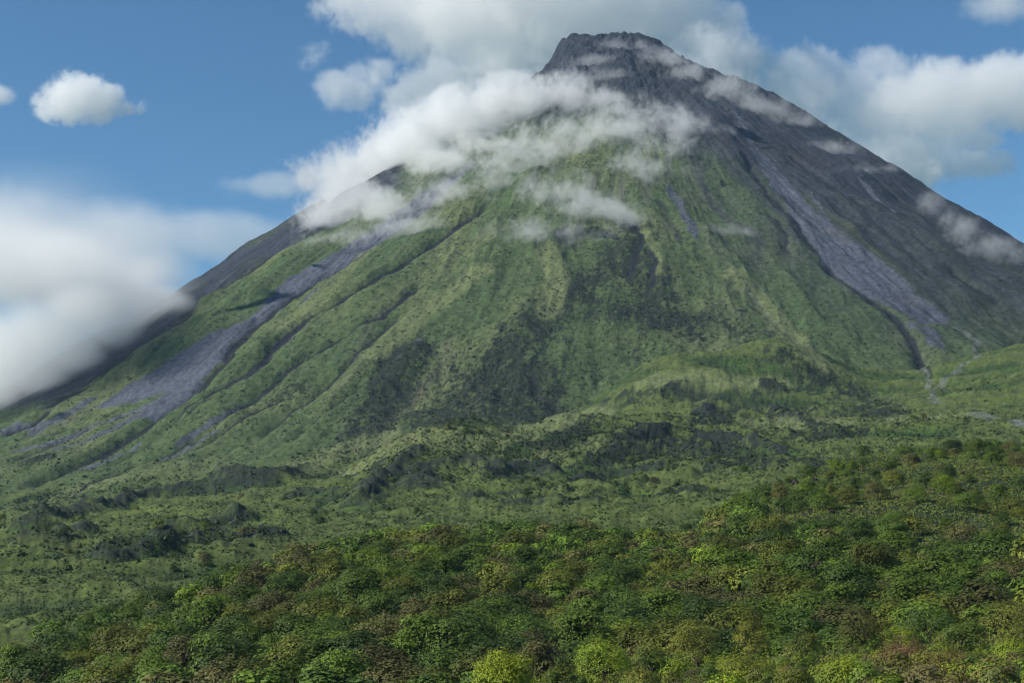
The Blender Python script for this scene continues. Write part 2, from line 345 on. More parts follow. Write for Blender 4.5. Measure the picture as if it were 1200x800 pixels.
bare = conew * ss(-130, 150, hb - pk + 150 * st + 110 * st2 + 100 * n2)
rockc = lerp(np.repeat(ASHD[None], N, 0), LAVA, ss(-0.2, 0.5, st2 * 0.8 + n2 * 0.5)); rockc = lerp(rockc, OLIVE, 0.55 * ss(0.0, 0.5, st - n2 * 0.3)); rockc = lerp(rockc, BROWN * 0.5, 0.16 * ss(0.1, 0.5, n1 + 0.5 * n2 - 0.3 * st)); rockc = lerp(rockc, LAVA * 0.7, ss(0.1, 0.45, -n2 * 0.7 - n3 * 0.5))
c = lerp(c, rockc, bare)
ashc = lerp(np.repeat(ASHD[None], N, 0), LAVA, ss(0.05, 0.45, st2 + 0.5 * n2)); ashc = lerp(ashc, ASH, 0.4 * ss(0.1, 0.5, -st2 + 0.2 * st))
ashc = lerp(ashc, OLIVE, ss(0.1, 0.6, n1 + st * 0.6) * 0.6)
c = lerp(c, ashc, ashL * conew)
slc = lerp(np.repeat(ASH[None], N, 0), ASHD, ss(-0.1, 0.5, st2 * 0.9 + n3 * 0.3) * (0.35 + 0.6 * slr))
slc = lerp(slc, LAVA, ss(0.1, 0.45, n3 * 0.8 + 0.5 * st2) * 0.55); slc = lerp(slc, BROWN, ss(0.2, 0.6, n1 + 0.4 * n2) * 0.35)
slide_e = ss(0.3, 0.62, slide + 0.35 * st2 + 0.3 * n3 + 0.15 * n2 - 0.2 * slr) * ss(0.05, 0.3, slide)
ashL = ss(0.32, 0.6, ashL + 0.4 * st2 + 0.35 * n2 + 0.15 * st) * ss(0.02, 0.25, ashL)
c = lerp(c, slc, np.maximum(slide_e, 0.88 * ss(0.28, 0.6, streak + 0.28 * st2 + 0.28 * n3 + 0.15 * n2) * ss(0.08, 0.35, streak)))

c = lerp(c, STONE, np.clip(stream * ss(-0.4, 0.4, n3 + 0.15), 0, 1) * 0.65)
spk = ss(0.0, 0.2, scrub * 0.95 - 0.44 + 0.75 * n2 + 0.7 * n3 + 0.15 * n1 - 0.1 * rib2) * np.clip(scrub * 2.5, 0, 1)
c = lerp(c, SCR * 0.8, spk * 0.95)
loose = ss(0.16, 0.42, n2 * 0.8 + n3 * 0.55 - 0.02 + 0.25 * n1) * conew * (1 - bare) * (1 - slide) * ss(-60, -10, phd)
c = lerp(c, SCR, loose * 0.75)
mott = 1 + (0.6 * n3 + 0.5 * n2) * (1 - 0.6 * slide)
c = c * np.clip(mott, 0.4, 1.7)[:, None]
# lava apron
gul_m = ss(0.22, 0.62, gully * (1 + 0.45 * n3 + 0.35 * n2))
ap = np.clip(lavaf, 0, 1) * (1 - near)
apc = lerp(np.repeat((GRASSD * 1.1)[None], N, 0), GRASS * np.array([1.0, 1.12, 0.9]), ss(-0.3, 0.4, n2 + n3 * 0.4)); apc = lerp(apc, GRASSY * np.array([.85, 1.0, .7]), ss(0.0, 0.6, n1 * 0.8 + 0.4 * n2) * 0.8)
apc = lerp(apc, BROWN, ss(0.35, 0.7, n2 * 0.6 + fbm(X / 25, Y / 70, 3, 113)) * 0.55)
apc = lerp(apc, SCR * 0.8, ss(0.0, 0.4, -lobe * 0.5 + 0.7 * n3 + 0.5 * n2 - 0.12) * 0.8); apc = lerp(apc, GRASSY, ss(0.25, 0.6, lobe + 0.3 * n3) * 0.6)
apc = lerp(apc, SCR, ss(0.0, 0.4, n3 * 0.8 + n2 * 0.3) * 0.6) * np.array([0.94, 0.97, 0.70])
keep = np.clip(np.maximum(stream, 0), 0, 1)
c = lerp(c, apc, ap * (1 - spk) * (1 - keep))
c = lerp(c, lerp(np.repeat(GRASSY[None] * 1.15, N, 0), BROWN, ss(0.1, 0.5, n3 + 0.3 * n2) * 0.6), ss(0.25, 0.75, light * (1 + 0.4 * n2 + 0.4 * n3)) * (1 - near) * 0.75)
c = lerp(c, LAVA * 0.8, gul_m * (1 - near) * (1 - stream) * 0.95)
c = lerp(c, (LAVA + SCR * 1.4) * 0.4, 0.9 * ss(0.25, 0.6, lev * (1 + 1.1 * n3 + 0.9 * n2)) * (1 - near))
# the wooded hill and the knoll
hc = lerp(np.repeat((GRASSD * 0.7)[None], N, 0), GRASSY * 0.7, ss(0.0, 0.5, n2 + n3 * 0.5)); hc = lerp(hc, LAVA, ss(0.15, 0.4, n3 * 0.8 + n2 * 0.5) * 0.8); hc = lerp(hc, BROWN * 0.5, ss(0.2, 0.6, n3 + 0.3 * n1) * 0.6)
c = lerp(c, hc, near)

def build_mesh(name, V, Q, colr=None, mat=None, smooth=True):
    me = bpy.data.meshes.new(name)
    nq, k = Q.shape
    me.vertices.add(len(V)); me.vertices.foreach_set('co', np.ascontiguousarray(V, np.float32).ravel())
    me.loops.add(nq * k); me.loops.foreach_set('vertex_index', np.ascontiguousarray(Q, np.int32).ravel())
    me.polygons.add(nq); me.polygons.foreach_set('loop_start', np.arange(0, nq * k, k, dtype=np.int32))
    me.polygons.foreach_set('use_smooth', np.full(nq, smooth))
    me.update(calc_edges=True)
    if colr is not None:
        a = me.attributes.new('tone', 'FLOAT_COLOR', 'POINT')
        a.data.foreach_set('color', np.concatenate([colr, np.ones((len(colr), 1))], 1).astype(np.float32).ravel())
    if mat: me.materials.append(mat)
    return me
def add(name, me, parent=None, **props):
    o = bpy.data.objects.new(name, me); C.objects.link(o); o.parent = parent
    for k, v in props.items(): o[k] = v
    return o

def ground_material(name, grain):
    m = bpy.data.materials.new(name); m.use_nodes = True; t = m.node_tree; n = t.nodes; n.clear(); L = t.links.new
    out = n.new('ShaderNodeOutputMaterial'); p = n.new('ShaderNodeBsdfPrincipled'); p.inputs['Roughness'].default_value = 0.95
    p.inputs['Specular IOR Level'].default_value = 0.15
    at_ = n.new('ShaderNodeAttribute'); at_.attribute_name = 'tone'
    geo = n.new('ShaderNodeNewGeometry')
    nz = n.new('ShaderNodeTexNoise'); nz.inputs['Scale'].default_value = 1.0 / grain; nz.inputs['Detail'].default_value = 5; nz.inputs['Roughness'].default_value = 0.7
    L(geo.outputs['Position'], nz.inputs['Vector'])
    mr = n.new('ShaderNodeMapRange'); mr.inputs[1].default_value = 0.3; mr.inputs[2].default_value = 0.7; mr.inputs[3].default_value = 0.55; mr.inputs[4].default_value = 1.45
    L(nz.outputs['Fac'], mr.inputs[0])
    mx = n.new('ShaderNodeMix'); mx.data_type = 'RGBA'; mx.blend_type = 'MULTIPLY'; mx.inputs[0].default_value = 1.0
    L(at_.outputs['Color'], mx.inputs[6]); L(mr.outputs[0], mx.inputs[7])
    L(mx.outputs[2], p.inputs['Base Color'])
    b = n.new('ShaderNodeBump'); b.inputs['Strength'].default_value = 0.8; b.inputs['Distance'].default_value = grain * 0.25
    L(nz.outputs['Fac'], b.inputs['Height']); L(b.outputs[0], p.inputs['Normal'])
    L(p.outputs[0], out.inputs['Surface'])
    return m
GM_FAR = ground_material('mountain_cover', 9.0); GM_MID = ground_material('lava_cover', 6.0); GM_NEAR = ground_material('hill_cover', 2.0)

V = np.stack([X, Y, H], 1)
ii = np.arange(NR * NC).reshape(NR, NC)
Q = np.stack([ii[:-1, :-1], ii[:-1, 1:], ii[1:, 1:], ii[1:, :-1]], -1).reshape(-1, 4)
fn_near = near[Q].mean(1) > 0.5
fcone = (conew[Q].mean(1) > 0.5) & ~fn_near & (Y[Q].mean(1) < 7000)
def sub(name, mask, mat, sname):
    q = Q[mask]; used = np.unique(q); mp = np.full(N, -1, np.int64); mp[used] = np.arange(len(used))
    return add(sname, build_mesh(sname, V[used], mp[q], c[used], mat), kind='structure')
sub('m', fcone, GM_FAR, 'mountain'); sub('l', ~fcone & ~fn_near, GM_MID, 'terrain'); sub('h', fn_near, GM_NEAR, 'hill')

Hgrid = H.reshape(NR, NC); Yrow = GY[:, 0]; Tcol = GX[0] / GY[0]
def ground(x, y):
    """height of the built ground at x, y (bilinear on the grid)"""
    x = np.asarray(x, float); y = np.asarray(y, float)
    t = x / y
    i = np.clip(np.searchsorted(Yrow, y) - 1, 0, NR - 2); j = np.clip(np.searchsorted(Tcol, t) - 1, 0, NC - 2)
    a = np.clip((y - Yrow[i]) / (Yrow[i + 1] - Yrow[i]), 0, 1); b = np.clip((t - Tcol[j]) / (Tcol[j + 1] - Tcol[j]), 0, 1)
    return (Hgrid[i, j] * (1 - a) + Hgrid[i + 1, j] * a) * (1 - b) + (Hgrid[i, j + 1] * (1 - a) + Hgrid[i + 1, j + 1] * a) * b
# ------------------------------------------------------------------ plants: leaf clumps on tapered limbs
def leaf_material(name, trans=0.14):
    m = bpy.data.materials.new(name); m.use_nodes = True; t = m.node_tree; n = t.nodes; n.clear(); L = t.links.new
    out = n.new('ShaderNodeOutputMaterial'); p = n.new('ShaderNodeBsdfPrincipled'); p.inputs['Roughness'].default_value = 0.6
    p.inputs['Specular IOR Level'].default_value = 0.25
    a = n.new('ShaderNodeAttribute'); a.attribute_name = 'tone'
    oi = n.new('ShaderNodeObjectInfo'); mr = n.new('ShaderNodeMapRange'); mr.inputs[3].default_value = 0.66; mr.inputs[4].default_value = 1.32
    L(oi.outputs['Random'], mr.inputs[0])
    mx = n.new('ShaderNodeMix'); mx.data_type = 'RGBA'; mx.blend_type = 'MULTIPLY'; mx.inputs[0].default_value = 1.0
    L(a.outputs['Color'], mx.inputs[6]); L(mr.outputs[0], mx.inputs[7])
    L(mx.outputs[2], p.inputs['Base Color'])
    tr = n.new('ShaderNodeBsdfTranslucent'); L(mx.outputs[2], tr.inputs['Color'])
    ms = n.new('ShaderNodeMixShader'); ms.inputs[0].default_value = trans
    L(p.outputs[0], ms.inputs[1]); L(tr.outputs[0], ms.inputs[2]); L(ms.outputs[0], out.inputs['Surface'])
    return m
LEAF = leaf_material('leaves'); 
def plain_material(name, c1, c2, sc):
    m = bpy.data.materials.new(name); m.use_nodes = True; t = m.node_tree; n = t.nodes; L = t.links.new; p = n['Principled BSDF']
    p.inputs['Roughness'].default_value = 0.9; p.inputs['Specular IOR Level'].default_value = 0.15
    nz = n.new('ShaderNodeTexNoise'); nz.inputs['Scale'].default_value = sc; nz.inputs['Detail'].default_value = 6; nz.inputs['Roughness'].default_value = 0.7
    tc = n.new('ShaderNodeTexCoord'); L(tc.outputs['Object'], nz.inputs['Vector'])
    mx = n.new('ShaderNodeMix'); mx.data_type = 'RGBA'; mx.inputs[6].default_value = (*c1, 1); mx.inputs[7].default_value = (*c2, 1)
    mr = n.new('ShaderNodeMapRange'); mr.inputs[1].default_value = 0.35; mr.inputs[2].default_value = 0.65; L(nz.outputs['Fac'], mr.inputs[0]); L(mr.outputs[0], mx.inputs[0])
    L(mx.outputs[2], p.inputs['Base Color'])
    b = n.new('ShaderNodeBump'); b.inputs['Strength'].default_value = 0.7; b.inputs['Distance'].default_value = 0.4 / sc; L(nz.outputs['Fac'], b.inputs['Height']); L(b.outputs[0], p.inputs['Normal'])
    return m
BARK = plain_material('bark', (0.055, 0.04, 0.03), (0.12, 0.095, 0.075), 4.0)
TWIG = plain_material('twigs', (0.10, 0.05, 0.035), (0.20, 0.12, 0.085), 3.0)
ROCK = plain_material('lava_rock', (0.012, 0.011, 0.012), (0.06, 0.05, 0.045), 1.4)

def leaves(cen, nrm, size, asp, tone, g):
    """one bent quad per leaf: four corners round cen, facing nrm"""
    n = len(cen)
    nrm = nrm / (np.linalg.norm(nrm, axis=1, keepdims=True) + 1e-9)
    a = g.normal(size=(n, 3)); t1 = np.cross(nrm, a); t1 /= np.linalg.norm(t1, axis=1, keepdims=True) + 1e-9
    t2 = np.cross(nrm, t1); s = size[:, None]
    v = np.stack([cen - t1 * s, cen + t2 * s * asp - nrm * s * 0.15, cen + t1 * s, cen - t2 * s * asp - nrm * s * 0.15], 1)
    q = np.arange(4 * n).reshape(n, 4)
    return v.reshape(-1, 3), q, np.repeat(tone, 4, 0)
def crown(seed, wdt, hgt, n, leaf, tone, tone2, lobes=9, base_z=0.25, flat=1.0, airy=0.0, dome=0.34):
    """leaves gathered on the outsides of many small lobes that together make an uneven dome"""
    g = np.random.default_rng(seed); R = wdt / 2
    a = g.uniform(0, 2 * math.pi, lobes); rr = np.sqrt(g.uniform(0.02, 1, lobes)) * 0.72
    top = np.sqrt(np.clip(1 - (rr / 1.0) ** 2, 0.05, 1))
    zz = base_z + (1 - base_z) * (top * g.uniform(0.35, 0.82, lobes)) * flat
    L = np.stack([np.cos(a) * rr * R, np.sin(a) * rr * R, zz * hgt], 1)
    lr = g.uniform(0.20, 0.40, lobes) * R * (1.25 - 0.35 * rr)
    k = g.choice(lobes, n, p=lr ** 2 / (lr ** 2).sum())
    d = g.normal(size=(n, 3)); d /= np.linalg.norm(d, axis=1, keepdims=True)
    d[:, 2] = np.where(d[:, 2] < -0.35, -d[:, 2] * 0.6, d[:, 2])
    rad = lr[k] * (1 - airy * g.random(n)) * g.uniform(0.62, 1.2, n)
    p = L[k] + d * rad[:, None] * np.array([1, 1, 0.8])
    if dome > 0:                                             # the outer shell of the crown, dented and lumpy
        m_ = g.random(n) < dome; nm = int(m_.sum())
        e = g.normal(size=(nm, 3)); e[:, 2] = np.abs(e[:, 2]) * 1.1 - 0.25; e /= np.linalg.norm(e, axis=1, keepdims=True)
        lump = 1 + 0.34 * fbm(np.arctan2(e[:, 1], e[:, 0]) * 1.6 + seed, e[:, 2] * 2.4, 4, seed)
        zc = base_z * hgt + 0.12 * hgt
        p[m_] = np.stack([e[:, 0] * R * 0.93, e[:, 1] * R * 0.93, zc + e[:, 2] * (hgt * 0.92 - zc) * flat], 1) * 1.0
        p[m_, :2] *= (lump * g.uniform(0.86, 1.04, nm))[:, None]; p[m_, 2] = zc + (p[m_, 2] - zc) * lump * g.uniform(0.9, 1.05, nm)
        d[m_] = e; k[m_] = ((np.arctan2(e[:, 1], e[:, 0]) + math.pi) / (2 * math.pi) * 5).astype(int) % lobes
    dd = p - np.array([0, 0, base_z * hgt]); dd /= np.linalg.norm(dd, axis=1, keepdims=True) + 1e-6
    nr = d * 0.8 + dd * 0.7 + np.array([0, 0, 0.2]) + g.normal(size=(n, 3)) * 0.36
    mixv = np.clip(0.5 + 0.3 * g.normal(size=lobes)[k] + 0.18 * g.normal(size=n), 0, 1)[:, None]
    tn = (tone * (1 - mixv) + tone2 * mixv) * g.uniform(0.85, 1.15, n)[:, None]
    v, q, t = leaves(p, nr, leaf * g.uniform(0.65, 1.3, n), 0.55, tn, g)
    return v, q, t, L, lr
def tube(p0, p1, r0, r1, sides=6, bend=None, segs=3):
    p0 = np.array(p0, float); p1 = np.array(p1, float); ax = p1 - p0; ln = np.linalg.norm(ax) + 1e-9; ax /= ln
    u = np.cross(ax, [0.3, 0.9, 0.2]); u /= np.linalg.norm(u); v = np.cross(ax, u)
    rings = []
    for i in range(segs + 1):
        t = i / segs; c_ = p0 + (p1 - p0) * t
        if bend is not None: c_ = c_ + np.asarray(bend) * math.sin(math.pi * t)
        rad = r0 + (r1 - r0) * t
        an = np.arange(sides) * 2 * math.pi / sides
        rings.append(c_ + (np.cos(an)[:, None] * u + np.sin(an)[:, None] * v) * rad)
    V_ = np.concatenate(rings); Q_ = []
    for i in range(segs):
        for j in range(sides):
            Q_.append((i * sides + j, i * sides + (j + 1) % sides, (i + 1) * sides + (j + 1) % sides, (i + 1) * sides + j))
    return V_, np.array(Q_)
def join(parts):
    Vs, Qs, k = [], [], 0
    for v, q in parts: Vs.append(v); Qs.append(q + k); k += len(v)
    return np.concatenate(Vs), np.concatenate(Qs)
def trunk_geo(seed, hgt, wdt, L, stems=1, r=None):
    g = np.random.default_rng(seed + 500); r = r or 0.03 * hgt; parts = []
    fork = np.array([g.normal() * 0.05 * wdt, g.normal() * 0.05 * wdt, hgt * 0.28])
    for s in range(stems):
        b = np.array([g.normal() * 0.04 * wdt * (stems > 1), g.normal() * 0.04 * wdt * (stems > 1), -0.5])
        parts.append(tube(b, fork, r * 1.25, r * 0.8, 7, g.normal(size=3) * 0.03 * wdt))
    for p in L[:12]:
        parts.append(tube(fork, p, r * 0.6, r * 0.15, 5, g.normal(size=3) * 0.05 * wdt))
    return join(parts)

GREEN, GREEN2 = col(0.044, 0.076, 0.014), col(0.090, 0.130, 0.022)
DARK, DARK2 = col(0.028, 0.052, 0.013), col(0.054, 0.088, 0.018)
OLV, OLV2 = col(0.064, 0.074, 0.016), col(0.118, 0.122, 0.024)
BRN, BRN2 = col(0.062, 0.058, 0.028), col(0.098, 0.086, 0.042)
YEL, YEL2 = col(0.072, 0.110, 0.010), col(0.170, 0.205, 0.016)
FRESH, FRESH2 = col(0.070, 0.108, 0.012), col(0.135, 0.175, 0.018)
RED, RED2 = col(0.125, 0.075, 0.036), col(0.195, 0.125, 0.062)
TONE_K = np.array([1.10, 1.18, 0.66])
TONES = {'dark green': (DARK, DARK2), 'mid green': (GREEN, GREEN2), 'olive green': (OLV, OLV2), 'brownish': (BRN, BRN2), 'fresh green': (FRESH * 0.85, FRESH2 * 0.85)}
TONES = {k_: (a_ * TONE_K, b_ * TONE_K) for k_, (a_, b_) in TONES.items()}

# ---- prototypes of the wood's trees
PROTO = {}
k = 0
for tn, (t1, t2) in TONES.items():
    PROTO[tn] = []
    for v_ in range(4):
        hgt = [6.0, 5.2, 7.0, 5.6][v_]; wdt = [7.4, 6.8, 6.4, 8.2][v_]
        v, q, t, L, lr = crown(100 + k, wdt, hgt, 3000, 0.18, t1, t2, lobes=[10, 8, 13, 16][v_], base_z=0.15)
        cm = build_mesh('crown', v, q, t, LEAF, smooth=False)
        tv, tq = trunk_geo(100 + k, hgt, wdt, L); tm = build_mesh('trunk', tv, tq, None, BARK)
        PROTO[tn].append((cm, tm, hgt, wdt)); k += 1

def lookup(arr, x, y):
    t = x / y
    i = np.clip(np.searchsorted(Yrow, y), 0, NR - 1); j = np.clip(np.searchsorted(Tcol, t), 0, NC - 1)
    return arr.reshape(NR, NC, -1)[i, j].squeeze()

def hill_mask(x, y): return lookup(near, x, y)
# places in the wood: the big crowns first, the smaller ones in the gaps
cand = 26000
tq = rng.uniform(-80, 1280, cand); ys = np.sqrt(rng.uniform(225 ** 2, 800 ** 2, cand)); xs = (tq - 600) / FPX * ys
siz = np.clip(rng.lognormal(0.02, 0.42, cand), 0.42, 2.1); o_ = np.argsort(-siz); xs, ys, siz = xs[o_], ys[o_], siz[o_]
cell, keep_ = {}, []
for i in range(cand):
    cx, cyy = int(xs[i] // 12), int(ys[i] // 12); R1 = 3.15 * siz[i]; good = True
    for ax_ in (cx - 1, cx, cx + 1):
        for ay_ in (cyy - 1, cyy, cyy + 1):
            for j in cell.get((ax_, ay_), ()):
                if (xs[i] - xs[j]) ** 2 + (ys[i] - ys[j]) ** 2 < (0.76 * (R1 + 3.15 * siz[j])) ** 2: good = False; break
            if not good: break
        if not good: break
    if good: cell.setdefault((cx, cyy), []).append(i); keep_.append(i)
xs, ys, siz = xs[keep_], ys[keep_], siz[keep_]
q_ = 600 + FPX * xs / ys
ok = (q_ > -60) & (q_ < 1260) & (ys < np.interp(q_, CR[:, 0], CR[:, 2]) + 12)
xs, ys, siz = xs[ok], ys[ok], siz[ok]
ok = hill_mask(xs, ys) > 0.6
ok &= wood_hill(xs, ys) > knoll(xs, ys)
xs, ys, siz = xs[ok], ys[ok], siz[ok]; zs = ground(xs, ys); px_, py_ = project(xs, ys, zs)
openw = ss(850, 930, px_ + 25 * fbm(xs / 40, ys / 40, 3, 201)) * ss(655, 610, py_ - 0.10 * (px_ - 1000) + 22 * fbm(xs / 30, ys / 30, 3, 203))
gl = ss(0.25, 0.8, lookup(gul, xs, ys)) * ss(640, 560, py_ * 0 + 600)
dens = 1 - 0.76 * openw * (1 - 0.5 * gl)
ok = rng.random(len(xs)) < dens
xs, ys, zs, px_, py_, openw, siz = (a[ok] for a in (xs, ys, zs, px_, py_, openw, siz))
patch = fbm(xs / 55, ys / 55, 3, 207); patch2 = fbm(xs / 38 + 9, ys / 38, 3, 209)
sc_ = siz * (1 - 0.34 * openw)
tone_names = list(TONES)
def pick(i):
    w_ = np.array([1.0 + 1.2 * max(0, -patch[i]), 1.3, 0.7 + 1.2 * max(0, patch2[i]), 0.5 + 1.6 * max(0, patch[i]), 0.35 + 0.4 * (openw[i])])
    return tone_names[rng.choice(5, p=w_ / w_.sum())]
kinds = [pick(i) for i in range(len(xs))]
app = sc_ / ys
order = np.argsort(-app)
opn = [i for i in order if openw[i] > 0.55][:170]
oset = set(opn)
ind = [i for i in order if i not in oset and -20 < px_[i] < 1220 and py_[i] < 830][:300]
iset = set(ind)
def zone(i):
    if px_[i] < 330: return 'in the dense wood on the slope falling to the left'
    if px_[i] > 820: return 'in the wooded hollow below the open grassy hillside'
    return 'in the thick of the wood on the middle of the hill'
firsts = {}
def place_tree(i, name, label, cat, group):
    cm, tm, hgt, wdt = PROTO[kinds[i]][i % 4]
    e = bpy.data.objects.new(name, None); C.objects.link(e)
    e.location = (xs[i], ys[i], zs[i] - 0.1); e.rotation_euler = (rng.uniform(-.06, .06), rng.uniform(-.06, .06), rng.uniform(0, 6.28))
    s = sc_[i]; e.scale = (s * rng.uniform(.92, 1.15), s * rng.uniform(.92, 1.15), s ** 0.75 * rng.uniform(.85, 1.1))
    e['label'] = label; e['category'] = cat; e['group'] = group
    for nm, me in (('crown', cm), ('trunk', tm)):
        o = bpy.data.objects.new(nm, me); C.objects.link(o); o.parent = e
    return e
for i in ind:
    place_tree(i, 'forest_tree', '%s leafy tree %s' % (kinds[i], zone(i)), 'tree', 'trees of the wood on the hill')
for i in opn:
    place_tree(i, 'hillside_bush', '%s rounded bush on the open grassy hillside at right' % kinds[i], 'bush', 'bushes on the open hillside')
# the rest of the wood, one mass
rest = [i for i in range(len(xs)) if i not in iset and i not in oset]
CH = {}
for tn, (t1, t2) in TONES.items():
    CH[tn] = [crown(300 + 7 * j + 31 * tone_names.index(tn), 7.2, 6.0, 760, 0.32, t1, t2, lobes=6 + j, base_z=0.15)[:3] for j in range(4)]
Vs, Qs, Ts, kk = [], [], [], 0
for i in rest:
    v, q, t = CH[kinds[i]][i % 4]; a = rng.uniform(0, 6.28); ca, sa = math.cos(a), math.sin(a); s = sc_[i]
    v2 = np.stack([(v[:, 0] * ca - v[:, 1] * sa) * s * 1.05, (v[:, 0] * sa + v[:, 1] * ca) * s * 1.05, v[:, 2] * s ** 0.75], 1) + np.array([xs[i], ys[i], zs[i]])
    Vs.append(v2); Qs.append(q + kk); Ts.append(t * rng.uniform(0.62, 1.35)); kk += len(v)
add('forest', build_mesh('forest', np.concatenate(Vs), np.concatenate(Qs), np.concatenate(Ts), LEAF, smooth=False), kind='stuff', label='dense mixed green wood covering the hill below the volcano', category='forest')
print('trees', len(xs), 'rest', len(rest), 'open', len(opn))

# ---- lone small trees on the lava apron behind the wood
na = 0
while na < 85:
    q0 = rng.uniform(5, 1195); Yd = rng.uniform(640, 1500); X0 = (q0 - 600) / FPX * Yd
    if hill_mask(np.array([X0]), np.array([Yd])) > .3: continue
    z0 = float(ground(np.array([X0]), np.array([Yd]))[0]); p_ = project(X0, Yd, z0 + 3)
    cy_ = np.interp(p_[0], CR[:, 0], CR[:, 1])
    if p_[1] > cy_ - 24 or p_[1] < 480: continue
    tn = ['dark green', 'mid green', 'dark green', 'olive green', 'brownish'][int(rng.integers(5))]
    cm, tm, hgt, wdt = PROTO[tn][na % 4]; e = bpy.data.objects.new('small_tree', None); C.objects.link(e); s = rng.uniform(.7, 1.5)
    e.location = (X0, Yd, z0 - .1); e.rotation_euler.z = rng.uniform(0, 6.28); e.scale = (s, s, s * .85)
    e['label'] = 'lone %s small tree on the rough lava ground between wood and cone' % tn; e['category'] = 'tree'; e['group'] = 'small trees on the lava ground'
    for nm, me in (('crown', cm), ('trunk', tm)):
        o = bpy.data.objects.new(nm, me); C.objects.link(o); o.parent = e
    na += 1
# ---- scrub on the lava apron and tufts of grass on the slopes: ground cover
def cover(name, x, y, wid, nq, leaf, tone, label, cat, squash=0.6, seed=1):
    g = np.random.default_rng(seed); n = len(x); z = ground(x, y)
    cen = np.repeat(np.stack([x, y, z], 1), nq, 0); W = np.repeat(wid, nq)
    d = g.normal(size=(n * nq, 3)); d /= np.linalg.norm(d, axis=1, keepdims=True); d[:, 2] = np.abs(d[:, 2]) * squash
    p = cen + d * (W * 0.5 * g.uniform(0.5, 1.05, n * nq))[:, None] + np.array([0, 0, 0.05])
    tn = np.repeat(tone, nq, 0) * g.uniform(0.7, 1.3, n * nq)[:, None]
    v, q, t = leaves(p, d + np.array([0, 0, .4]) + g.normal(size=(n * nq, 3)) * .4, np.repeat(leaf, nq) * g.uniform(.7, 1.3, n * nq), 0.6, tn, g)
    return add(name, build_mesh(name, v, q, t, LEAF, smooth=False), kind='stuff', label=label, category=cat)
n_ = 90000
tz = rng.uniform(math.tan(math.radians(-21.5)), math.tan(math.radians(21.5)), n_); yy = np.sqrt(rng.uniform(520 ** 2, 2500 ** 2, n_)); xx = tz * yy
m = (lookup(near, xx, yy) < 0.3) & (lookup(conew, xx, yy) < 0.6) & (lookup(stream, xx, yy) < 0.2)
xx, yy = xx[m], yy[m]
dn = -0.08 + 1.0 * np.clip(lookup(lev, xx, yy) + 0.7 * lookup(scrub, xx, yy), 0, 1) + 1.9 * fbm(xx / 110, yy / 110, 4, 221) - 0.35 * lookup(lobe, xx, yy) + 0.35 * ss(1000, 700, yy)
m = rng.random(len(xx)) < np.clip(dn, 0.01, 1); xx, yy = xx[m], yy[m]
wd = np.clip(rng.lognormal(0.70, 0.45, len(xx)), 0.8, 7.5)
u = rng.random(len(xx))[:, None]; mixg = np.where(u < 0.5, DARK * (0.8 + 0.4 * u), np.where(u < 0.85, GREEN * 0.9, OLV * .9))
cover('scrub', xx, yy, wd, 14, 0.24 * wd, mixg, 'low dark green scrub over the old lava flows below the cone', 'scrub', 1.0, 3)
n_ = 115000
pxr = rng.uniform(-15, 1215, n_); pyr = rng.uniform(490, 765, n_)
xx, yy = surf(pxr, pyr, y0=430., y1=2600., n=260); m = (yy < 2550)
xx, yy = xx[m], yy[m]
m = (lookup(near, xx, yy) < 0.4) & (lookup(conew, xx, yy) < 0.7) & (lookup(stream, xx, yy) < 0.2) & (yy > 480) & (lookup(lev, xx, yy) < 0.33 + .3 * rng.random(len(xx))); xx, yy = xx[m], yy[m]
wd = yy / FPX * 2.3 * np.clip(rng.lognormal(0.0, 0.4, len(xx)), .5, 2.5)
u = rng.random(len(xx)) + 0.55 * fbm(xx / 70, yy / 45, 3, 225); tn = lookup(c, xx, yy) * np.where(u[:, None] < 0.35, np.array([.5, .62, .45]), np.where(u[:, None] < .75, np.array([.8, .95, .7]), np.array([1.15, 1.2, .9]))) * rng.uniform(0.75, 1.25, len(xx))[:, None]
cover('grass', xx, yy, wd, 6, 0.30 * wd, tn, 'tall tangled grass over the old lava apron behind the wood', 'grass', 1.2, 19)
print('apron', len(xx))
n_ = 90000
pxr = rng.uniform(-20, 1220, n_); pyr = rng.uniform(110, 620, n_)
xx, yy = surf(pxr, pyr, y0=1400., y1=4400., n=260); m = (yy < 4290) & (yy > 1500); xx, yy = xx[m], yy[m]
m = (lookup(conew, xx, yy) > 0.5) & (lookup(near, xx, yy) < 0.3) & (lookup(slide, xx, yy) < 0.3) & (lookup(stream, xx, yy) < 0.2) & (lookup(bare, xx, yy) < 0.6)
xx, yy = xx[m], yy[m]
m = rng.random(len(xx)) < np.clip(0.45 + 0.8 * fbm(xx / 70, yy / 70, 4, 231) + 0.6 * lookup(scrub, xx, yy) - 0.5 * lookup(ashL, xx, yy) - 0.5 * lookup(drab, xx, yy), 0.05, 1); xx, yy = xx[m], yy[m]
isd = rng.random(len(xx)) < (0.025 + 0.8 * np.clip(lookup(spk, xx, yy), 0, 1))
tn = np.where(isd[:, None], SCR * 1.1, lookup(c, xx, yy) * rng.uniform(0.75, 1.25, len(xx))[:, None])
wd = np.clip(rng.lognormal(1.05, 0.4, len(xx)), 1.5, 8.0)
cover('grass', xx, yy, wd, 7, 0.30 * wd, tn, 'rough grass and tussocks over the green slopes of the volcano', 'grass', 0.5, 5)
print('tufts', len(xx))

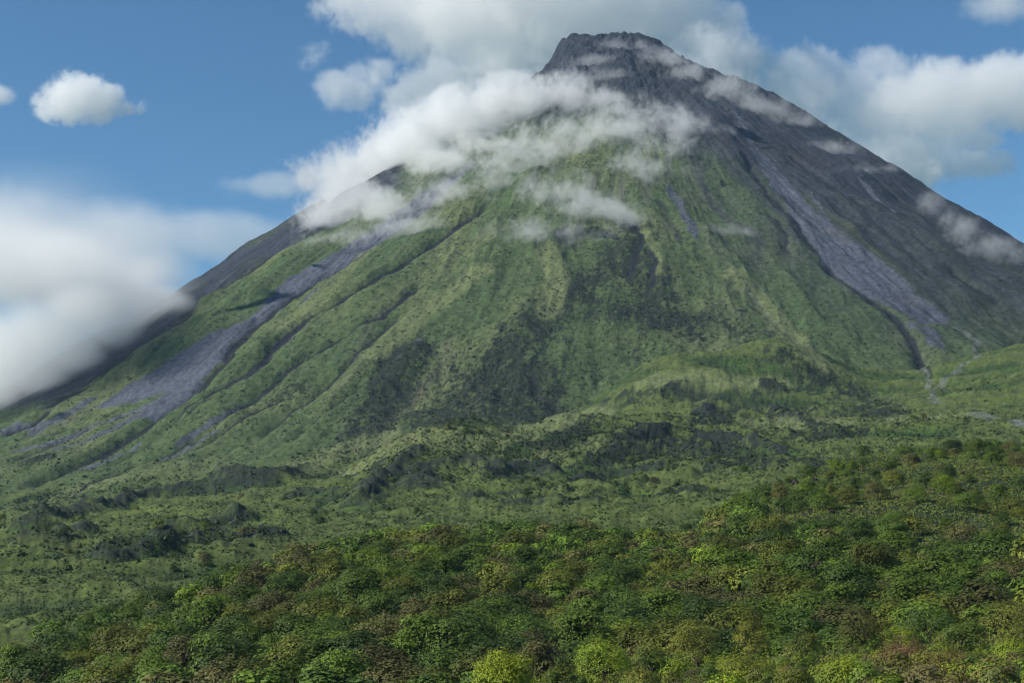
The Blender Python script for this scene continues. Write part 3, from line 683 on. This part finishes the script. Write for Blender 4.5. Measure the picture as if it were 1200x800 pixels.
# ---- shrubs of the near knoll, each as the photograph shows it: centre px, top px, width px, distance, height/width, tones, leaf m, look
def shrub(px, top, wpx, Yd, hw, tones, leaf, n, label, cat='shrub', group=None, seed=0, lobes=14, base_z=0.1, airy=0.0, twig=False, name='shrub', flat=1.0):
    wdt = wpx / FPX * Yd; X0 = (px - 600) / FPX * Yd; z0 = float(ground(np.array([X0]), np.array([Yd]))[0]) - 0.1
    ztop = float(at(px, top, Yd).z); hgt = max(ztop - z0, wdt * 0.35)
    if hw: hgt = max(hgt, wdt * hw) if ztop - z0 < wdt * hw * 0.7 else hgt
    v, q, t, L, lr = crown(seed, wdt, hgt * 1.08, n, leaf, tones[0], tones[1], lobes=lobes, base_z=base_z, airy=airy, flat=flat)
    e = bpy.data.objects.new(name, None); C.objects.link(e); e.location = (X0, Yd, z0)
    e['label'] = label; e['category'] = cat
    if group: e['group'] = group
    add('crown', build_mesh('crown', v, q, t, LEAF, smooth=False), e)
    if twig:
        g = np.random.default_rng(seed); parts = []
        for s in range(16):
            a = g.uniform(0, 6.28); rr = g.uniform(0.05, 0.4) * wdt
            tip = np.array([math.cos(a) * rr, math.sin(a) * rr, hgt * g.uniform(0.55, 1.02)]); b = np.array([g.normal() * .12, g.normal() * .12, -0.3])
            parts.append(tube(b, tip, 0.07, 0.018, 5, g.normal(size=3) * 0.12))
            for s2 in range(14):
                f = g.uniform(0.3, 0.95); st_ = b + (tip - b) * f; d = g.normal(size=3); d[2] = abs(d[2]) + 0.6; d /= np.linalg.norm(d)
                e2 = st_ + d * g.uniform(0.3, 0.9); parts.append(tube(st_, e2, 0.022, 0.007, 4))
                for s3 in range(2):
                    d3 = d + g.normal(size=3) * .7; d3 /= np.linalg.norm(d3); parts.append(tube(e2, e2 + d3 * g.uniform(.2, .5), 0.010, 0.005, 3, segs=1))
        tv, tq = join(parts); add('branches', build_mesh('branches', tv, tq, None, TWIG), e)
    else:
        tv, tq = trunk_geo(seed, hgt, wdt, L, stems=3, r=0.05 + 0.012 * hgt); add('trunk', build_mesh('trunk', tv, tq, None, BARK), e)
    return e
YEL, YEL2, FRESH, FRESH2 = YEL * 1.25, YEL2 * 1.3, FRESH * 1.15, FRESH2 * 1.2
LIME = (YEL, YEL2); FR = (FRESH, FRESH2); OL = (OLV * 0.9, OLV2 * 1.15); DK = (DARK, DARK2); GN = (GREEN, GREEN2); BR = (BRN, BRN2); RD = (RED, RED2)
OB = (BRN * 0.9, OLV2)
SHRUBS = [
    (591, 761, 80, 128, .75, LIME, .105, 7000, 'bright yellow-green dome-shaped shrub standing alone at the foot of the wood', dict(lobes=26, base_z=.02)),
    (706, 745, 74, 150, .8, FR, .10, 7000, 'fresh green large-leaved shrub between the lime dome and the olive domes', dict(lobes=16)),
    (810, 724, 66, 176, .6, OL, .11, 5200, 'dark olive domed shrub with a brown underside at the head of the knoll', dict(lobes=20)),
    (877, 720, 50, 184, .6, OL, .11, 4200, 'smaller dark olive dome just right of the large olive dome', dict(lobes=16)),
    (866, 762, 76, 132, .55, (OLV, YEL2 * .8), .10, 5600, 'yellow-green flat dome shrub with reddish stems below the two olive domes', dict(lobes=22)),
    (1000, 720, 62, 178, .6, (DARK, OLV2 * .8), .11, 4600, 'dark olive shrub behind the black rock heap', dict(lobes=18)),
    (1076, 706, 70, 186, .6, DK, .12, 5200, 'dark green flat-topped shrub rising behind the bare reddish bush', dict(lobes=20)),
    (1050, 747, 78, 126, .7, RD, .07, 4200, 'bare reddish-brown twiggy bush amid green shrubs', dict(lobes=18, airy=.6, twig=True, name='bare_bush')),
    (1178, 702, 92, 168, .6, (OLV, OLV2 * 1.1), .10, 6000, 'big olive-gold shrub at the edge of the picture by the wood', dict(lobes=24)),
    (1122, 728, 60, 160, .7, GN, .11, 5200, 'mid green loose shrub between the flat-topped and the olive-gold shrub', dict(lobes=15)),
    (1178, 748, 62, 120, .8, FR, .10, 6000, 'fresh green broad-leaved shrub below the olive-gold shrub', dict(lobes=15)),
    (1112, 775, 84, 104, .5, (RED * .8, OLV2 * .8), .06, 5000, 'low rusty brown bush in front of the bare reddish bush', dict(lobes=18, airy=.3)),
    (982, 768, 70, 110, .6, FR, .09, 6500, 'bright green leafy shrub below the black rock heap', dict(lobes=15)),
    (936, 738, 50, 158, .6, (GREEN, OLV2), .10, 3000, 'thin green-gold shrub between olive dome and dark olive shrub', dict(lobes=12)),
    (757, 752, 46, 162, .6, GN, .11, 2600, 'green shrub tucked against the left foot of the large olive dome', dict(lobes=11)),
    (655, 776, 44, 124, .6, (DARK, GREEN2), .11, 2400, 'dark green low shrub right of the lime dome', dict(lobes=11)),
    (925, 782, 54, 106, .5, (OLV, FRESH2 * .8), .09, 3200, 'low yellow-green shrub in front of the knoll at the bottom edge', dict(lobes=12)),
    (745, 782, 60, 112, .5, (GREEN, OLV2), .09, 3000, 'low mixed green shrub at the bottom edge under the fresh green shrub', dict(lobes=12)),
    (1150, 790, 60, 96, .5, FR, .10, 3000, 'bright green clump at the very bottom edge below the rusty bush', dict(lobes=12)),
    (810, 786, 50, 112, .4, (OLV2, GRASSY), .07, 2600, 'pale straw-green grassy clump in front of the flat dome shrub', dict(lobes=12, flat=.8)),
    (1048, 728, 46, 164, .6, (GREEN, YEL2 * .7), .10, 2600, 'yellow-tipped green shrub behind the bare reddish bush', dict(lobes=11)),
    (1030, 790, 50, 98, .4, (FRESH, FRESH2), .10, 2600, 'bright green low clump under the bare reddish bush', dict(lobes=11)),
]
for n__, (px, top, wpx, Yd, hw, tones, leaf, n, label, kw) in enumerate(SHRUBS):
    tones = (tones[0] * np.array([1.35, 1.35, 1.1]), tones[1] * np.array([1.5, 1.45, 1.1]))
    shrub(px, top, wpx, Yd, hw, tones, leaf, n, label, seed=900 + n__ * 3, **kw)
# small shrubs between them: a few shapes, copied
small = []
for tn, tt in (('green', GN), ('olive', (OLV, OLV2)), ('brownish', BR), ('fresh green', FR), ('dark green', DK), ('straw green', (OLV2, GRASSY))):
    for j in range(2):
        v, q, t, L, lr = crown(1500 + j + 10 * len(small), 3.0, 2.2, 900, 0.11, tt[0] * np.array([1.45, 1.45, 1.1]), tt[1] * np.array([1.6, 1.55, 1.1]), lobes=8, base_z=.05)
        tv, tq = trunk_geo(1500 + j, 2.2, 3.0, L, 2, .05)
        small.append((tn, build_mesh('crown', v, q, t, LEAF, smooth=False), build_mesh('trunk', tv, tq, None, BARK)))
cnt = 0
while cnt < 190:
    px = rng.uniform(520, 1215); Yd = rng.uniform(92, 215); X0 = (px - 600) / FPX * Yd
    kc = np.interp(px, KN[:, 0], KN[:, 2])
    if Yd > kc + 14 or px < 640 and rng.random() < 0.5: continue
    z0 = float(ground(np.array([X0]), np.array([Yd]))[0]); p_ = project(X0, Yd, z0)
    if p_[1] > 812: 
        if rng.random() < .6: continue
    tn, cm, tm = small[int(rng.integers(len(small)))]
    e = bpy.data.objects.new('small_shrub', None); C.objects.link(e); e.location = (X0, Yd, z0 - .1); s = rng.uniform(.4, 1.15)
    e.scale = (s, s, s * rng.uniform(.75, 1.2)); e.rotation_euler.z = rng.uniform(0, 6.28)
    e['label'] = 'small %s shrub among the larger shrubs of the near slope' % tn; e['category'] = 'shrub'; e['group'] = 'small shrubs of the near slope'
    for nm, me in (('crown', cm), ('trunk', tm)):
        o = bpy.data.objects.new(nm, me); C.objects.link(o); o.parent = e
    cnt += 1
# grass and weeds on the knoll and on the open hillside
xx = rng.uniform(-45, 130, 52000); yy = rng.uniform(38, 230, 52000); q_ = 600 + FPX * xx / yy; m = (q_ > 400) & (q_ < 1700) & (yy < np.interp(q_, KN[:, 0], KN[:, 2]) + 15); xx, yy = xx[m], yy[m]
u = rng.random(len(xx))[:, None]
cover('weeds', xx, yy, rng.uniform(.5, 1.2, len(xx)), 9, np.full(len(xx), .13), np.where(u < .45, GREEN2 * 1.3, np.where(u < .7, OLV2 * 1.3, np.where(u < .85, FRESH2, GRASSY * 1.5))), 'rough grass and weeds between the shrubs of the near slope', 'weeds', 1.0, 11)
xx = rng.uniform(55, 330, 90000); yy = rng.uniform(370, 790, 90000); m = (hill_mask(xx, yy) > .5); xx, yy = xx[m], yy[m]
q_ = 600 + FPX * xx / yy; m = (q_ > 840) & (q_ < 1230); xx, yy = xx[m], yy[m]
u = rng.random(len(xx))[:, None]; pt = fbm(xx / 25, yy / 25, 3, 241)[:, None]
cover('hill_grass', xx, yy, rng.uniform(.7, 2.2, len(xx)), 6, np.full(len(xx), .34), np.where(u + .5 * pt < .45, GREEN2 * 1.25, np.where(u + .3 * pt < .75, GRASSY * np.array([1.25, 1.3, .7]), OLV2 * 1.3)), 'rough yellowish grass over the open hillside', 'grass', .8, 13)

# ---- black lava boulders
def boulder_mesh(seed):
    import bmesh
    bm = bmesh.new(); bmesh.ops.create_icosphere(bm, subdivisions=4, radius=1.0)
    co = np.array([v.co[:] for v in bm.verts]); g = np.random.default_rng(seed)
    d = np.ones(len(co))
    for k in range(14):                                       # flat broken faces
        n = g.normal(size=3); n /= np.linalg.norm(n); h = g.uniform(.55, .9); s = co @ n
        d = np.minimum(d, np.where(s > 1e-3, h / np.maximum(s, 1e-3), 9))
    d = d * (1 + .12 * fbm(co[:, 0] * 2.3 + co[:, 2] * 1.7 + seed, co[:, 1] * 2.3 - co[:, 2], 4, seed) + .05 * fbm(co[:, 0] * 9 + co[:, 2] * 5, co[:, 1] * 9 - co[:, 2] * 6, 3, seed + 1))
    co = co * d[:, None] * np.array([1, .9, .8])
    q = np.array([[v.index for v in f.verts] for f in bm.faces]); bm.free()
    return build_mesh('boulder', co, q, None, ROCK, smooth=False)
BO = [boulder_mesh(s) for s in range(6)]
def boulder(px, py, wpx, label, group=None, tall=1.0, y0=60., y1=900.):
    bx, by = surf([px], [py], fn=ground, y0=y0, y1=y1, n=1500); bx, by = float(bx[0]), float(by[0])
    o = bpy.data.objects.new('boulder', BO[int(rng.integers(6))]); C.objects.link(o); s = wpx / 2 / FPX * by
    o.location = (bx, by, float(ground(np.array([bx]), np.array([by]))[0]) + s * .35 * tall); o.scale = (s, s, s * tall); o.rotation_euler = (rng.uniform(-.3, .3), rng.uniform(-.3, .3), rng.uniform(0, 6.28))
    o['label'] = label; o['category'] = 'rock'
    if group: o['group'] = group
for px, py, wpx, tall, label in [
    (1103, 526, 16, 1.3, 'tall black lava crag on the crest of the open hillside'), (1192, 520, 24, .7, 'broad dark lava outcrop on the crest at the edge of the picture'),
    (1073, 541, 13, .9, 'black lava block left of and below the tall crag'), (1084, 535, 9, .8, 'small black block touching the tall crag side'),
    (932, 567, 11, 1.2, 'pointed black rock at the left end of the open hillside'), (922, 565, 8, .9, 'small dark rock beside the pointed black rock'),
    (1027, 534, 13, .5, 'flat dark rock on the hillside crest left of the tall crag'), (1129, 590, 12, .5, 'flat dark rock in the middle of the open hillside'),
    (1136, 573, 8, .7, 'small dark rock above the flat mid-hillside rock'), (1178, 575, 10, .8, 'dark rock below the broad outcrop'),
    (979, 764, 15, .9, 'black lava rock heaped between the green shrubs of the near slope'), (970, 770, 9, .8, 'lower black rock of the heap on the near slope'), (1174, 760, 13, .8, 'black lava rock under the fresh green broad-leaved shrub'),
    (844, 792, 12, .8, 'dark rock at the bottom edge by the pale grassy clump')]:
    boulder(px, py, wpx, label, None, tall, y0=60. if py > 700 else 500.)
for k in range(46):
    px = rng.uniform(900, 1200); lim = np.interp(px, [900, 950, 1000, 1100, 1200], [575, 555, 545, 530, 525])
    boulder(px, rng.uniform(lim, lim + 75), rng.uniform(4, 12), 'small dark lava rock strewn over the open grassy hillside', 'small rocks on the open hillside', rng.uniform(.5, .9), y0=500.)
# ------------------------------------------------------------------ clouds: bodies of real vapour
def cloud(name, blobs, label, voxel, density, scale, amp=0.55, edge=0.35, warp=0.0, detail=5.0, rough=0.6, seed=0.0, stretch=(1, 1, 1), aniso=0.25, white=(0.995, 0.995, 0.995), margin=0.25, billow=0.0, blend=0.15, tear=0.0):
    """blobs: (px, py, distance, half width px, half height px, depth m, strength); each is an ellipsoid where it stands in the air"""
    E = []
    for (px, py, Yd, rx, ry, rd, wt) in blobs:
        p = at(px, py, Yd); k = Yd / FPX; E.append((p, Vector((rx * k, rd, ry * k * 1.03)), wt))
    lo = Vector([min(p[i] - r[i] * (1 + margin) for p, r, w_ in E) for i in range(3)]); hi = Vector([max(p[i] + r[i] * (1 + margin) for p, r, w_ in E) for i in range(3)])
    org = (lo + hi) / 2
    me = bpy.data.volumes.new(name); o = bpy.data.objects.new(name, me); C.objects.link(o); o.location = org
    o['label'] = label; o['category'] = 'cloud'
    m = bpy.data.materials.new('cloud_vapour'); m.use_nodes = True; t = m.node_tree; t.nodes.clear()
    mo = t.nodes.new('ShaderNodeOutputMaterial'); pv = t.nodes.new('ShaderNodeVolumePrincipled'); pv.inputs['Color'].default_value = (*white, 1); pv.inputs['Density'].default_value = density
    pv.inputs['Anisotropy'].default_value = aniso
    t.links.new(pv.outputs[0], mo.inputs['Volume']); me.materials.append(m)
    g = bpy.data.node_groups.new('cloud_shape', 'GeometryNodeTree'); g.interface.new_socket('Geometry', in_out='OUTPUT', socket_type='NodeSocketGeometry')
    n = g.nodes; L = g.links.new
    def math_(op, a, b=None, c_=None):
        x = n.new('ShaderNodeMath'); x.operation = op
        for i, v in enumerate((a, b, c_)):
            if v is None: continue
            if isinstance(v, (int, float)): x.inputs[i].default_value = v
            else: L(v, x.inputs[i])
        return x.outputs[0]
    def vm(op, a, b):
        x = n.new('ShaderNodeVectorMath'); x.operation = op
        for i, v in enumerate((a, b)):
            if isinstance(v, (tuple, Vector)): x.inputs[i].default_value = v
            elif isinstance(v, (int, float)): x.inputs['Scale'].default_value = v
            elif v is not None: L(v, x.inputs[i])
        return x
    pos = n.new('GeometryNodeInputPosition').outputs[0]
    def nz(vec, sc, det, rgh, off):
        x = n.new('ShaderNodeTexNoise'); x.noise_dimensions = '3D'; x.inputs['Scale'].default_value = sc; x.inputs['Detail'].default_value = det; x.inputs['Roughness'].default_value = rgh
        L(vm('ADD', vec, (off, off * 1.7, -off)).outputs[0], x.inputs['Vector']); return x
    sp = vm('MULTIPLY', pos, tuple(stretch)).outputs[0]
    if warp:
        wv = nz(sp, 0.6 / scale, 2.0, .5, seed + 31)
        d = vm('SUBTRACT', wv.outputs['Color'], (.5, .5, .5)).outputs[0]; d = vm('SCALE', d, warp * 2).outputs[0]
        wp = vm('ADD', pos, d).outputs[0]; spw = vm('ADD', sp, d).outputs[0]
    else: wp, spw = pos, sp
    best = None
    for p, r_, wt in E:
        d = vm('SUBTRACT', wp, tuple(p - org)).outputs[0]; d = vm('DIVIDE', d, tuple(r_)).outputs[0]
        ln = vm('LENGTH', d, None).outputs['Value']
        e = math_('MULTIPLY', math_('SUBTRACT', 1.0, ln), wt)
        best = e if best is None else math_('SMOOTH_MAX', best, e, blend)
    f = nz(spw, 1.0 / scale, detail, rough, seed).outputs['Fac']
    val = math_('ADD', best, math_('MULTIPLY', math_('SUBTRACT', f, 0.5), amp * 4))
    if billow:
        vo = n.new('ShaderNodeTexVoronoi'); vo.voronoi_dimensions = '3D'; vo.feature = 'F1'; vo.normalize = True
        vo.inputs['Scale'].default_value = 1.35 / scale; vo.inputs['Detail'].default_value = 2.0; vo.inputs['Roughness'].default_value = 0.55; vo.inputs['Lacunarity'].default_value = 2.3
        L(vm('ADD', spw, (seed * 91., seed * 37., 0.)).outputs[0], vo.inputs['Vector'])
        val = math_('ADD', val, math_('MULTIPLY', math_('SUBTRACT', 0.36, vo.outputs['Distance']), billow))
    if tear:
        f2 = nz(vm('MULTIPLY', spw, (1.0, 1.0, 0.7)).outputs[0], 3.6 / scale, 4.0, .62, seed + 57).outputs['Fac']
        val = math_('SUBTRACT', val, math_('MULTIPLY', math_('ABSOLUTE', math_('SUBTRACT', f2, 0.5)), tear * -4.0)); val = math_('SUBTRACT', val, tear * 0.35)
    gate = n.new('ShaderNodeMapRange'); gate.interpolation_type = 'SMOOTHSTEP'; gate.inputs[1].default_value = -margin; gate.inputs[2].default_value = 0.05; L(best, gate.inputs[0])
    mr = n.new('ShaderNodeMapRange'); mr.interpolation_type = 'SMOOTHSTEP'; mr.inputs[1].default_value = 0.0; mr.inputs[2].default_value = edge; L(val, mr.inputs[0])
    den = math_('MULTIPLY', mr.outputs[0], gate.outputs[0])
    vc = n.new('GeometryNodeVolumeCube'); L(den, vc.inputs['Density'])
    vc.inputs['Min'].default_value = lo - org; vc.inputs['Max'].default_value = hi - org
    for i, ax in enumerate('XYZ'): vc.inputs['Resolution ' + ax].default_value = int(max(8, min(460, (hi[i] - lo[i]) / voxel)))
    sm = n.new('GeometryNodeSetMaterial'); sm.inputs['Material'].default_value = m
    go = n.new('NodeGroupOutput'); L(vc.outputs[0], sm.inputs[0]); L(sm.outputs[0], go.inputs[0])
    md = o.modifiers.new('vapour', 'NODES'); md.node_group = g
    return o
def onslope(px, py, off, sky=4120.):
    x, y = surf([px], [py]); return (float(y[0]) if y[0] < 4600 else sky) - off

bank = [(px, py, onslope(px, py, off, 4020.), rx, ry, rd, wt) for px, py, rx, ry, off, rd, wt in
        [(385, 256, 44, 28, 80, 120, 1.0), (420, 218, 60, 44, 90, 160, 1.2), (450, 248, 46, 28, 60, 110, 1.0), (478, 188, 74, 58, 100, 180, 1.4), (540, 154, 80, 50, 100, 180, 1.2), (598, 130, 70, 42, 100, 150, 1.05), (520, 200, 50, 26, 60, 90, .9), (410, 245, 56, 34, 80, 120, 1.2),
         (645, 118, 56, 32, 80, 110, .95), (695, 120, 50, 22, 60, 70, .8), (750, 132, 44, 18, 50, 60, .7), (560, 178, 46, 22, 60, 80, .75), (360, 205, 26, 14, 0, 80, .6)]]
cloud('cloud', bank, 'white cloud bank draped over the left shoulder just below the summit', 5.0, 0.018, 85.0, amp=.62, edge=.4, warp=50, seed=3.1, detail=6, billow=.5, blend=.4, rough=.66, tear=.8)
veil = [(px, py, onslope(px, py, 50), rx, ry, 80, wt) for px, py, rx, ry, wt in
        [(600, 200, 70, 40, .9), (650, 175, 76, 44, .95), (705, 160, 70, 44, .95), (752, 150, 60, 38, .9), (800, 152, 44, 28, .75), (690, 250, 52, 32, .95), (650, 232, 56, 34, .8), (550, 225, 60, 34, .75), (505, 235, 56, 30, .8),
         (725, 255, 36, 34, .75), (745, 205, 40, 34, .75), (460, 270, 64, 24, .8), (400, 285, 56, 16, .65), (640, 275, 76, 18, .5), (770, 180, 40, 30, .7)]]
cloud('cloud', veil, 'thin torn veil of mist trailing over the green slope below the cloud bank', 4.5, 0.014, 62.0, amp=1.0, edge=.75, warp=45, seed=8.4, detail=6, stretch=(1, 1, .9), rough=.7, blend=.35, tear=1.0)
wisp = [(px, py, onslope(px, py, 35), rx, ry, 45, wt) for px, py, rx, ry, wt in [(838, 160, 26, 17, .75), (815, 150, 20, 14, .6), (850, 272, 40, 10, .5), (800, 205, 18, 12, .3)]]
cloud('cloud', wisp, 'small ragged wisp of mist on the dark slope right of the cloud bank', 5.0, 0.012, 60.0, amp=.7, edge=.6, warp=25, seed=2.2, detail=6, tear=.6)
flank = [(px, py, onslope(px, py + 26, 45), rx, ry, 70, wt) for px, py, rx, ry, wt in [(1090, 236, 18, 14, .7), (1128, 268, 24, 20, .7), (1155, 288, 42, 20, .9), (1195, 298, 36, 12, .7), (1112, 255, 16, 14, .5)]]
cloud('cloud', flank, 'small torn cloud clinging to the lower right flank', 6.0, 0.009, 70.0, amp=.6, edge=.6, warp=25, seed=5.5, detail=6, tear=.9, blend=.3, rough=.68)
rim = [(px, py, onslope(px, py + 14, 35), rx, ry, 60, wt) for px, py, rx, ry, wt in [(786, 66, 24, 16, .7), (810, 84, 34, 22, .9), (850, 108, 46, 24, 1.0), (895, 124, 46, 18, 1.0), (935, 140, 40, 12, .8), (985, 172, 44, 10, .6), (1030, 200, 40, 7, .5)]] + [(840, 60, 4420, 60, 34, 120, .9)]
cloud('cloud', rim, 'strip of mist spilling over the ridge right of the summit', 6.0, 0.010, 80.0, amp=.6, edge=.6, warp=30, seed=6.7, detail=6, tear=.9, blend=.3, rough=.68)
topv = [(px, py, onslope(px, py, 30), rx, ry, 45, wt) for px, py, rx, ry, wt in [(735, 58, 36, 16, .85), (700, 76, 44, 16, .9), (690, 95, 50, 18, 1.0), (770, 75, 30, 20, .85)]]
cloud('cloud', topv, 'faint haze of mist across the dark summit crag', 5.0, 0.011, 60.0, amp=.7, edge=.7, warp=25, seed=9.2, detail=6, tear=.6, blend=.3)
low = [(-40, 300, 2650, 160, 66, 240, 1.0), (50, 318, 2650, 150, 64, 240, 1.2), (110, 340, 2700, 100, 46, 160, 1.2), (172, 326, 2820, 66, 38, 110, .85)]
low += [(px, py, onslope(px, py + 28, 110, 2700.), rx, ry, 170, wt * 1.7) for px, py, rx, ry, wt in [(-30, 440, 74, 50, 1.3), (10, 416, 90, 56, 1.35), (60, 396, 76, 46, 1.3), (110, 372, 70, 36, 1.25), (160, 360, 60, 30, 1.1), (190, 352, 40, 22, .8)]]
cloud('cloud', low, 'large smooth white cloud resting on the lower left flank', 9.0, 0.012, 150.0, amp=.36, edge=1.0, warp=40, seed=1.9, detail=5, rough=.55)

cloud('cloud', [(30, 270, 2850, 170, 100, 220, .85), (130, 290, 2850, 120, 56, 170, .75), (-60, 300, 2900, 150, 80, 260, .9)], 'pale thin mist rising above the low white cloud at left', 12.0, 0.0030, 220.0, amp=.14, edge=1.0, warp=40, seed=4.4, detail=4, margin=.1)
# clouds in the sky, far beyond the mountain and above the hazy air
SKY = 8600
def far_(L_, d=1.0): return [(px, py, SKY, rx, ry, (rx + ry) / 2 * SKY / FPX * d, wt) for px, py, rx, ry, wt in L_]
cloud('cloud', far_([(450, 8, 84, 40, 1), (540, 18, 130, 56, 1.2), (640, 30, 150, 62, 1.3), (740, 30, 130, 58, 1.2), (820, 34, 66, 40, 1), (600, 84, 120, 46, 1), (740, 70, 90, 44, 1), (540, 70, 60, 40, .7), (640, -30, 200, 60, 1), (830, 70, 70, 50, .9), (500, 110, 60, 40, .8)], .8),
      'long grey-white cloud mass behind and above the summit', 11.0, 0.0042, 300.0, amp=.36, edge=.25, warp=90, seed=11.3, detail=6, rough=.64, billow=.9, tear=.35)
cloud('cloud', far_([(1105, 112, 116, 46, 1.1), (1190, 104, 90, 50, 1.1), (1050, 132, 96, 52, 1), (1000, 110, 60, 40, .8), (930, 112, 66, 62, 1), (885, 90, 46, 50, .9), (960, 165, 70, 44, .9), (1050, 185, 90, 44, .9), (1135, 192, 76, 20, .8), (1036, 78, 50, 22, .7), (1100, 152, 90, 30, .8)], .8),
      'broad heaped cloud bank in the sky right of the volcano', 11.0, 0.0046, 280.0, amp=.38, edge=.25, warp=80, seed=13.7, detail=6, rough=.64, billow=.9, tear=.35)
cloud('cloud', far_([(92, 114, 44, 30, 1.2), (72, 124, 36, 22, 1), (118, 120, 32, 24, 1), (152, 124, 22, 9, .5)]), 'small puffy white cloud alone in the blue sky at upper left', 10.0, 0.009, 130.0, amp=.5, edge=.28, warp=40, seed=15.1, detail=6, rough=.66, billow=.8, tear=.4)
cloud('cloud', far_([(-4, 112, 26, 14, 1.0)]), 'tiny cloud puff cut by the left edge of the picture', 12.0, 0.008, 120.0, amp=.3, edge=.5, warp=30, seed=17.1, detail=5)
cloud('cloud', far_([(410, 104, 50, 24, .9), (372, 66, 26, 14, .6), (440, 88, 36, 20, .6), (395, 95, 26, 14, .7)]), 'broken grey cloud puffs left of the summit beneath the long mass', 10.0, 0.0045, 150.0, amp=.6, edge=.5, warp=50, seed=19.4, detail=6, rough=.6)
cloud('cloud', far_([(325, 217, 80, 16, .9), (400, 205, 70, 22, .9), (300, 214, 40, 10, .8)]), 'thin flat cloud streak pointing left above the left ridge', 16.0, 0.0022, 200.0, amp=.35, edge=.6, warp=40, seed=21.4, detail=5)
cloud('cloud', far_([(250, 278, 130, 34, 1.0), (320, 280, 90, 28, .8), (130, 285, 140, 60, 1.0), (0, 290, 130, 84, 1.0)]), 'low pale cloud band behind the left ridge', 18.0, 0.0017, 260.0, amp=.25, edge=.6, warp=40, seed=23.4, detail=5)
cloud('cloud', far_([(1175, 8, 50, 22, .9)]), 'torn cloud scrap at the upper right edge', 16.0, 0.004, 200.0, amp=.45, edge=.6, warp=40, seed=25.4, detail=5)

# ------------------------------------------------------------------ hazy air: one closed box round the land
def haze_box(lo, hi):
    v = np.array([[x, y, z] for x in (lo[0], hi[0]) for y in (lo[1], hi[1]) for z in (lo[2], hi[2])], float)
    q = np.array([[0, 1, 3, 2], [4, 6, 7, 5], [0, 4, 5, 1], [2, 3, 7, 6], [0, 2, 6, 4], [1, 5, 7, 3]])
    m = bpy.data.materials.new('hazy_air'); m.use_nodes = True; t = m.node_tree; t.nodes.clear()
    mo = t.nodes.new('ShaderNodeOutputMaterial'); pv = t.nodes.new('ShaderNodeVolumePrincipled'); pv.inputs['Color'].default_value = (0.46, 0.68, 1.0, 1); pv.inputs['Density'].default_value = HAZE
    t.links.new(pv.outputs[0], mo.inputs['Volume'])
    add('haze', build_mesh('haze', v, q, None, m, smooth=False), kind='stuff')
HAZE = 2.1e-5
haze_box((V[:, 0].min() - 20, -60, V[:, 2].min() - 1), (V[:, 0].max() + 20, V[:, 1].max() + 20, max(V[:, 2].max(), 1460) + 6))
print('verts', N, 'rows', NR, 'cols', NC)
